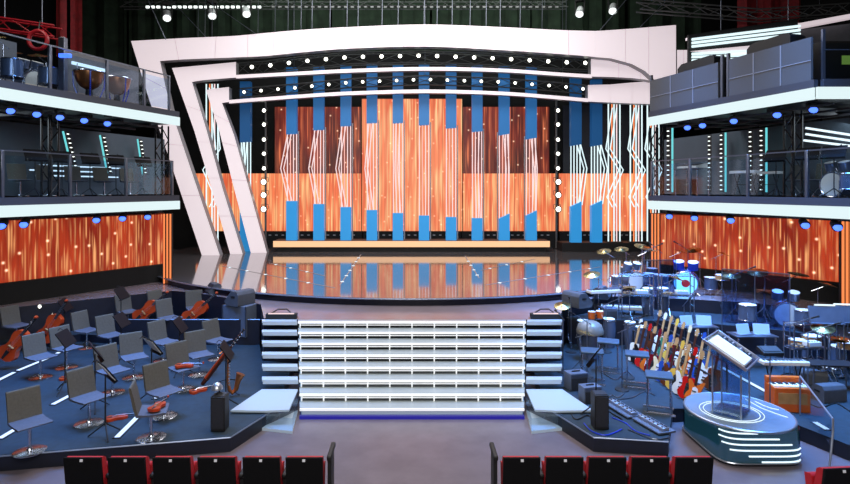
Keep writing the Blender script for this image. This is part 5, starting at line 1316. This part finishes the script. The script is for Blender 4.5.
def moving_head():
    t = thing('moving_spotlight', 'x', 'spotlight')
    MB().box((0, 0, .55), (.4, .3, .14)).build('base', 'black', t, .02)
    for s in (-1, 1): MB().box((s*.2, 0, .25), (.06, .14, .6)).build('yoke_arm', 'black', t, .01)
    MB().cyl((-.0, .16, .2), (0, -.22, -.16), .15, .19, 16).build('head', 'plate_white', t)
    MB().cyl((0, -.225, -.165), (0, -.235, -.175), .16, .16, 16).build('lens', 'dot_white', t)
    return t
for k, (px, py) in enumerate(((167, 16), (212, 14), (246, 12), (580, 12), (613, 9))):
    make('mover', moving_head, f'{ORD[k]} white moving spotlight from the left hanging above the arches', (X(px, 26.3), 26.3, Z(py, 26.3)), .4 if k < 3 else -.4, 'white moving spotlights above the arches')
cx = [198, 205, 212, 258, 275, 288, 301, 312, 330, 347, 358, 382, 398, 424, 437, 452, 470, 486, 500, 520, 542, 566]
for k, px in enumerate(cx):
    d = 24.65 if k % 2 else 24.7; zt = Z(0, d)+.4; zb = Z(interp([(131, 41), (185, 38), (232, 36), (265, 33), (300, 30), (350, 27), (425, 24.5), (500, 27), (560, 30), (597, 31)], px), d)-.05
    o = MB().tube([(0, 0, 0), (.02, 0, zt-zb)], .014, 5).build('suspension_cable', 'steel'); o.location = (X(px, d), d, zb)
    tag(o, f'{ORD[k]} thin steel cable from the left holding up the outermost arch', 'cable', 'steel cables above the outermost arch', 'thing')
for k, (a, b, d) in enumerate((((120, -72), (166, 40), 23.6), ((112, -72), (206, 37), 23.7), ((118, -72), (256, 34), 23.8), ((680, -72), (600, 30), 23.6), ((730, -72), (640, 27), 23.7))):
    o_ = Vector((X(a[0], d), d, Z(a[1], d))); e_ = Vector((X(b[0], 24.3), 24.3, Z(b[1], 24.3)))-o_
    o = MB().tube([(0, 0, 0), tuple(e_*.5+Vector((0, 0, -.2))), tuple(e_)], .016, 5).build('slack_cable', 'steel'); o.location = o_
    tag(o, f'{ORD[k]} slanting grey cable from the left, slack above the arch top', 'cable', 'slanting cables above the arch', 'thing')

#@@SEATS
# ------------------------------------------------------------------ front row of theatre seats, backs to the camera
def theatre_seat():
    t = thing('theatre_seat', 'x', 'theatre seat')
    yz = Matrix(((0,0,1,0),(1,0,0,0),(0,1,0,0),(0,0,0,1)))   # (a,b,c) -> x=c, y=a, z=b
    MB().prism([(-.12, .42), (-.08, .42), (-.15, .97), (-.19, .98)], -.228, .228, 0, None, None, yz).build('back_shell', 'theatre_shell', t, .015)
    MB().prism([(-.075, .44), (.05, .44), (-.04, .92), (-.09, .953), (-.15, .958)], -.222, .222, 0, None, None, yz).build('back_cushion', 'theatre_red', t, .02)
    MB().prism([(-.03, .42), (.1, .40), (.16, .78), (.06, .8)], -.215, .215, 0, None, None, yz).build('folded_cushion', 'theatre_red', t, .03)
    MB().box((0, -.198, .945), (.035, .006, .03), 0, (-.12, 0, 0)).build('number_plate', 'plate_white', t)
    MB().box((0, -.05, .2), (.1, .2, .4)).build('pedestal', 'black', t, .01)
    MB().box((0, -.05, .015), (.3, .36, .03)).build('foot', 'black', t)
    return t
def arm_rest():
    t = thing('seat_armrest', 'x', 'armrest')
    MB().box((0, 0, .33), (.05, .26, .66)).build('side_panel', 'black', t, .01); MB().box((0, .04, .685), (.06, .42, .05)).build('arm_pad', 'black', t, .015)
    return t
for blk, (lst, end) in {'left': ((82, 126, 171, 216, 261, 304), 328), 'right': ((522, 565, 608, 651, 695), 497)}.items():
    for k, px in enumerate(lst):
        make('seat', theatre_seat, f'{ORD[k]} black backed red theatre seat from the left in the {blk} front block', (X(px, 7.02), 7.02+.18, 0), 0, f'{blk} block of theatre seats')
    m = [(a+b)/2 for a, b in zip(lst, lst[1:])] + [end]
    for k, px in enumerate(sorted(m)): 
        o = make('arm', arm_rest, f'{ORD[k]} black armrest from the left in the {blk} front block', (X(px, 7.05), 7.3, 0), 0, f'armrests of the {blk} block'); 
        if px == end: o.scale = (1, 1, 1.32)
make('seat', theatre_seat, 'black backed red theatre seat cut off by the bottom right corner', (X(842, 6.75), 6.75+.18, 0), .08, 'right block of theatre seats')

#@@NUDGE
# small sideways shifts that keep neighbouring things from touching
NUDGE = {'blue topped chrome stool third from the camera, beside the guitar row': (-0.127, 0.127), 'steel blue bass drum behind the clear shield at far right': (0.24, 0.0), 'orange bongo drums on a stand left of the conga drums': (-0.064, 0.064), 'dark blue conga drum in front of the clear booth, right of a pair': (0.057, 0.139), 'cymbal on a boom stand at the left end of the percussion': (0.106, 0.106), 'cymbal on a boom stand above the clear booth': (-0.023, -0.055), 'cymbal on a boom stand behind the second conga pair': (0.255, -0.255), 'steel blue floor drum left of the far right bass drum': (-0.148, -0.148), 'steel blue floor drum behind the clear booth': (-0.092, -0.222), 'steel blue floor drum under the left wide blue desk': (-0.034, 0.083), 'steel blue floor drum under the right wide blue desk': (-0.0, -0.03), 'floor drum on the upper left balcony beside the bass drum': (-0.055, 0.023), 'low grey guitar amplifier in front of the other by the stairs': (0.034, 0.083), 'grey amplifier with a pale front among the percussion': (-0.103, -0.249), 'hi-hat pair of cymbals right of the tan snare drum at far right': (-0.046, -0.111), 'hi-hat pair of cymbals on the step behind the domed drum cover': (0.103, -0.249), 'microphone stand with boom at the far right under the drums': (-0.046, -0.111), 'microphone stand with boom between the second and third blue stools': (-0.085, -0.085), 'microphone stand with boom behind the amplifiers by the stairs': (0.064, 0.064), 'microphone stand with boom at the bright floor strip': (0.0, 0.3), 'microphone stand with boom at the lower right edge': (0.15, 0.0), 'microphone stand with boom left of the clear booth': (-0.085, -0.085), 'microphone stand with boom over the cyan headed bass drum': (-0.06, 0.0), 'black tripod music stand at the front of the left riser with a white sheet': (-0.055, 0.023), 'black music stand at left below the orange screen, beside the parapet end': (0.0, 0.27), 'black music stand turned to show its lit sheet, mid left riser': (0.03, 0.0), 'black music stand tilted in front of the raised step wall': (-0.021, 0.021), 'slender music stand near the flank of the stairs': (-0.085, 0.085), 'tan snare drum on its stand under the wide blue desks': (-0.148, 0.148), 'tan snare drum on its stand in front of the far right drums': (0.057, 0.139), 'white stage keyboard on crossed legs behind the wooden keyboard box': (-0.055, 0.023), 'white stage keyboard on crossed legs among the chrome frames near the guitars': (-0.276, 0.665), 'white stage keyboard on crossed legs near the right wedge loudspeakers': (-0.54, 0.0), 'red brown violin lying on the floor by the second front chair': (0.09, 0.0), 'red brown violin on the floor behind the front chair, near the bassoon': (0.03, 0.0), 'grey wedge loudspeaker between the white keyboard and the dark table': (0.03, 0.0), 'wide blue grey music desk with a lamp, left of two at far right': (0.194, -0.08)}
for o in COL.objects:
    if o.parent is None and o.get('label') in NUDGE: d_ = NUDGE[o['label']]; o.location.x += d_[0]; o.location.y += d_[1]

#@@LIGHT
# ------------------------------------------------------------------ lamps, world, camera
def area(name, loc, target, size, power, col, sy=None):
    l = bpy.data.lights.new(name, 'AREA'); l.energy = power; l.color = col; l.shape = 'RECTANGLE'; l.size = size; l.size_y = sy or size
    o = bpy.data.objects.new(name, l); COL.objects.link(o); o.location = loc
    o.rotation_euler = (Vector(target)-Vector(loc)).to_track_quat('-Z', 'Y').to_euler(); return o
area('key_front', (0, -1.5, 9.0), (0, 14, 0), 9, 1150, (1, .97, .93), 3)
area('house_top', (0, 10.0, 11.5), (0, 11.0, 0), 5, 800, (1, .95, .95), 3)
for nm, x, pw in (('blue_left', -6.6, 560), ('blue_right', 7.2, 950)):
    o = area(nm, (x, 11.9, 9.5), (x, 11.9, 0), 4.5, pw, (.13, .38, 1), 4); o.data.spread = R(75)
o = area('blue_corner', (6.6, 16.0, 11), (6.6, 16.2, 1), 2.5, 420, (.13, .36, 1), 2); o.data.spread = R(55)
area('stage_top', (0, 20, 13.5), (0, 20, 0), 12, 1300, (1, .95, .96), 5)
area('wing_left', (-12, 15, 6.0), (-10.5, 15.5, 3), 2, 45, (.75, .88, 1), 2)
area('wing_right', (12.2, 15, 6.0), (10.5, 15.5, 3), 2, 45, (.75, .88, 1), 2)
area('upper_left', (-11, 15, 12.5), (-10.5, 15.5, 7), 2, 180, (1, .9, .8), 2)
area('curtain_wash', (0, 25.5, 14.6), (0, 29.3, 12), 16, 380, (.9, 1, .9), 1)
w = bpy.data.worlds.new('World'); SC.world = w; w.use_nodes = True
w.node_tree.nodes['Background'].inputs['Color'].default_value = (.05, .06, .09, 1)
w.node_tree.nodes['Background'].inputs['Strength'].default_value = .35
cam = bpy.data.cameras.new('camera'); co = bpy.data.objects.new('camera', cam); COL.objects.link(co)
co.location = (0, 0, H); co.rotation_euler = (PI/2, 0, 0)
cam.sensor_fit = 'HORIZONTAL'; cam.sensor_width = 36; cam.lens = 36*F/850
cam.shift_x = (425-CX)/850; cam.shift_y = -(242-HY)/850
cam.clip_end = 200
SC.camera = co
SC.view_settings.view_transform = 'Standard'; SC.view_settings.look = 'None'; SC.view_settings.exposure = 0; SC.view_settings.gamma = 1
SC.cycles.max_bounces = 8; SC.cycles.transparent_max_bounces = 16
SC.cycles.sample_clamp_indirect = 4.0; SC.cycles.caustics_reflective = False; SC.cycles.caustics_refractive = False
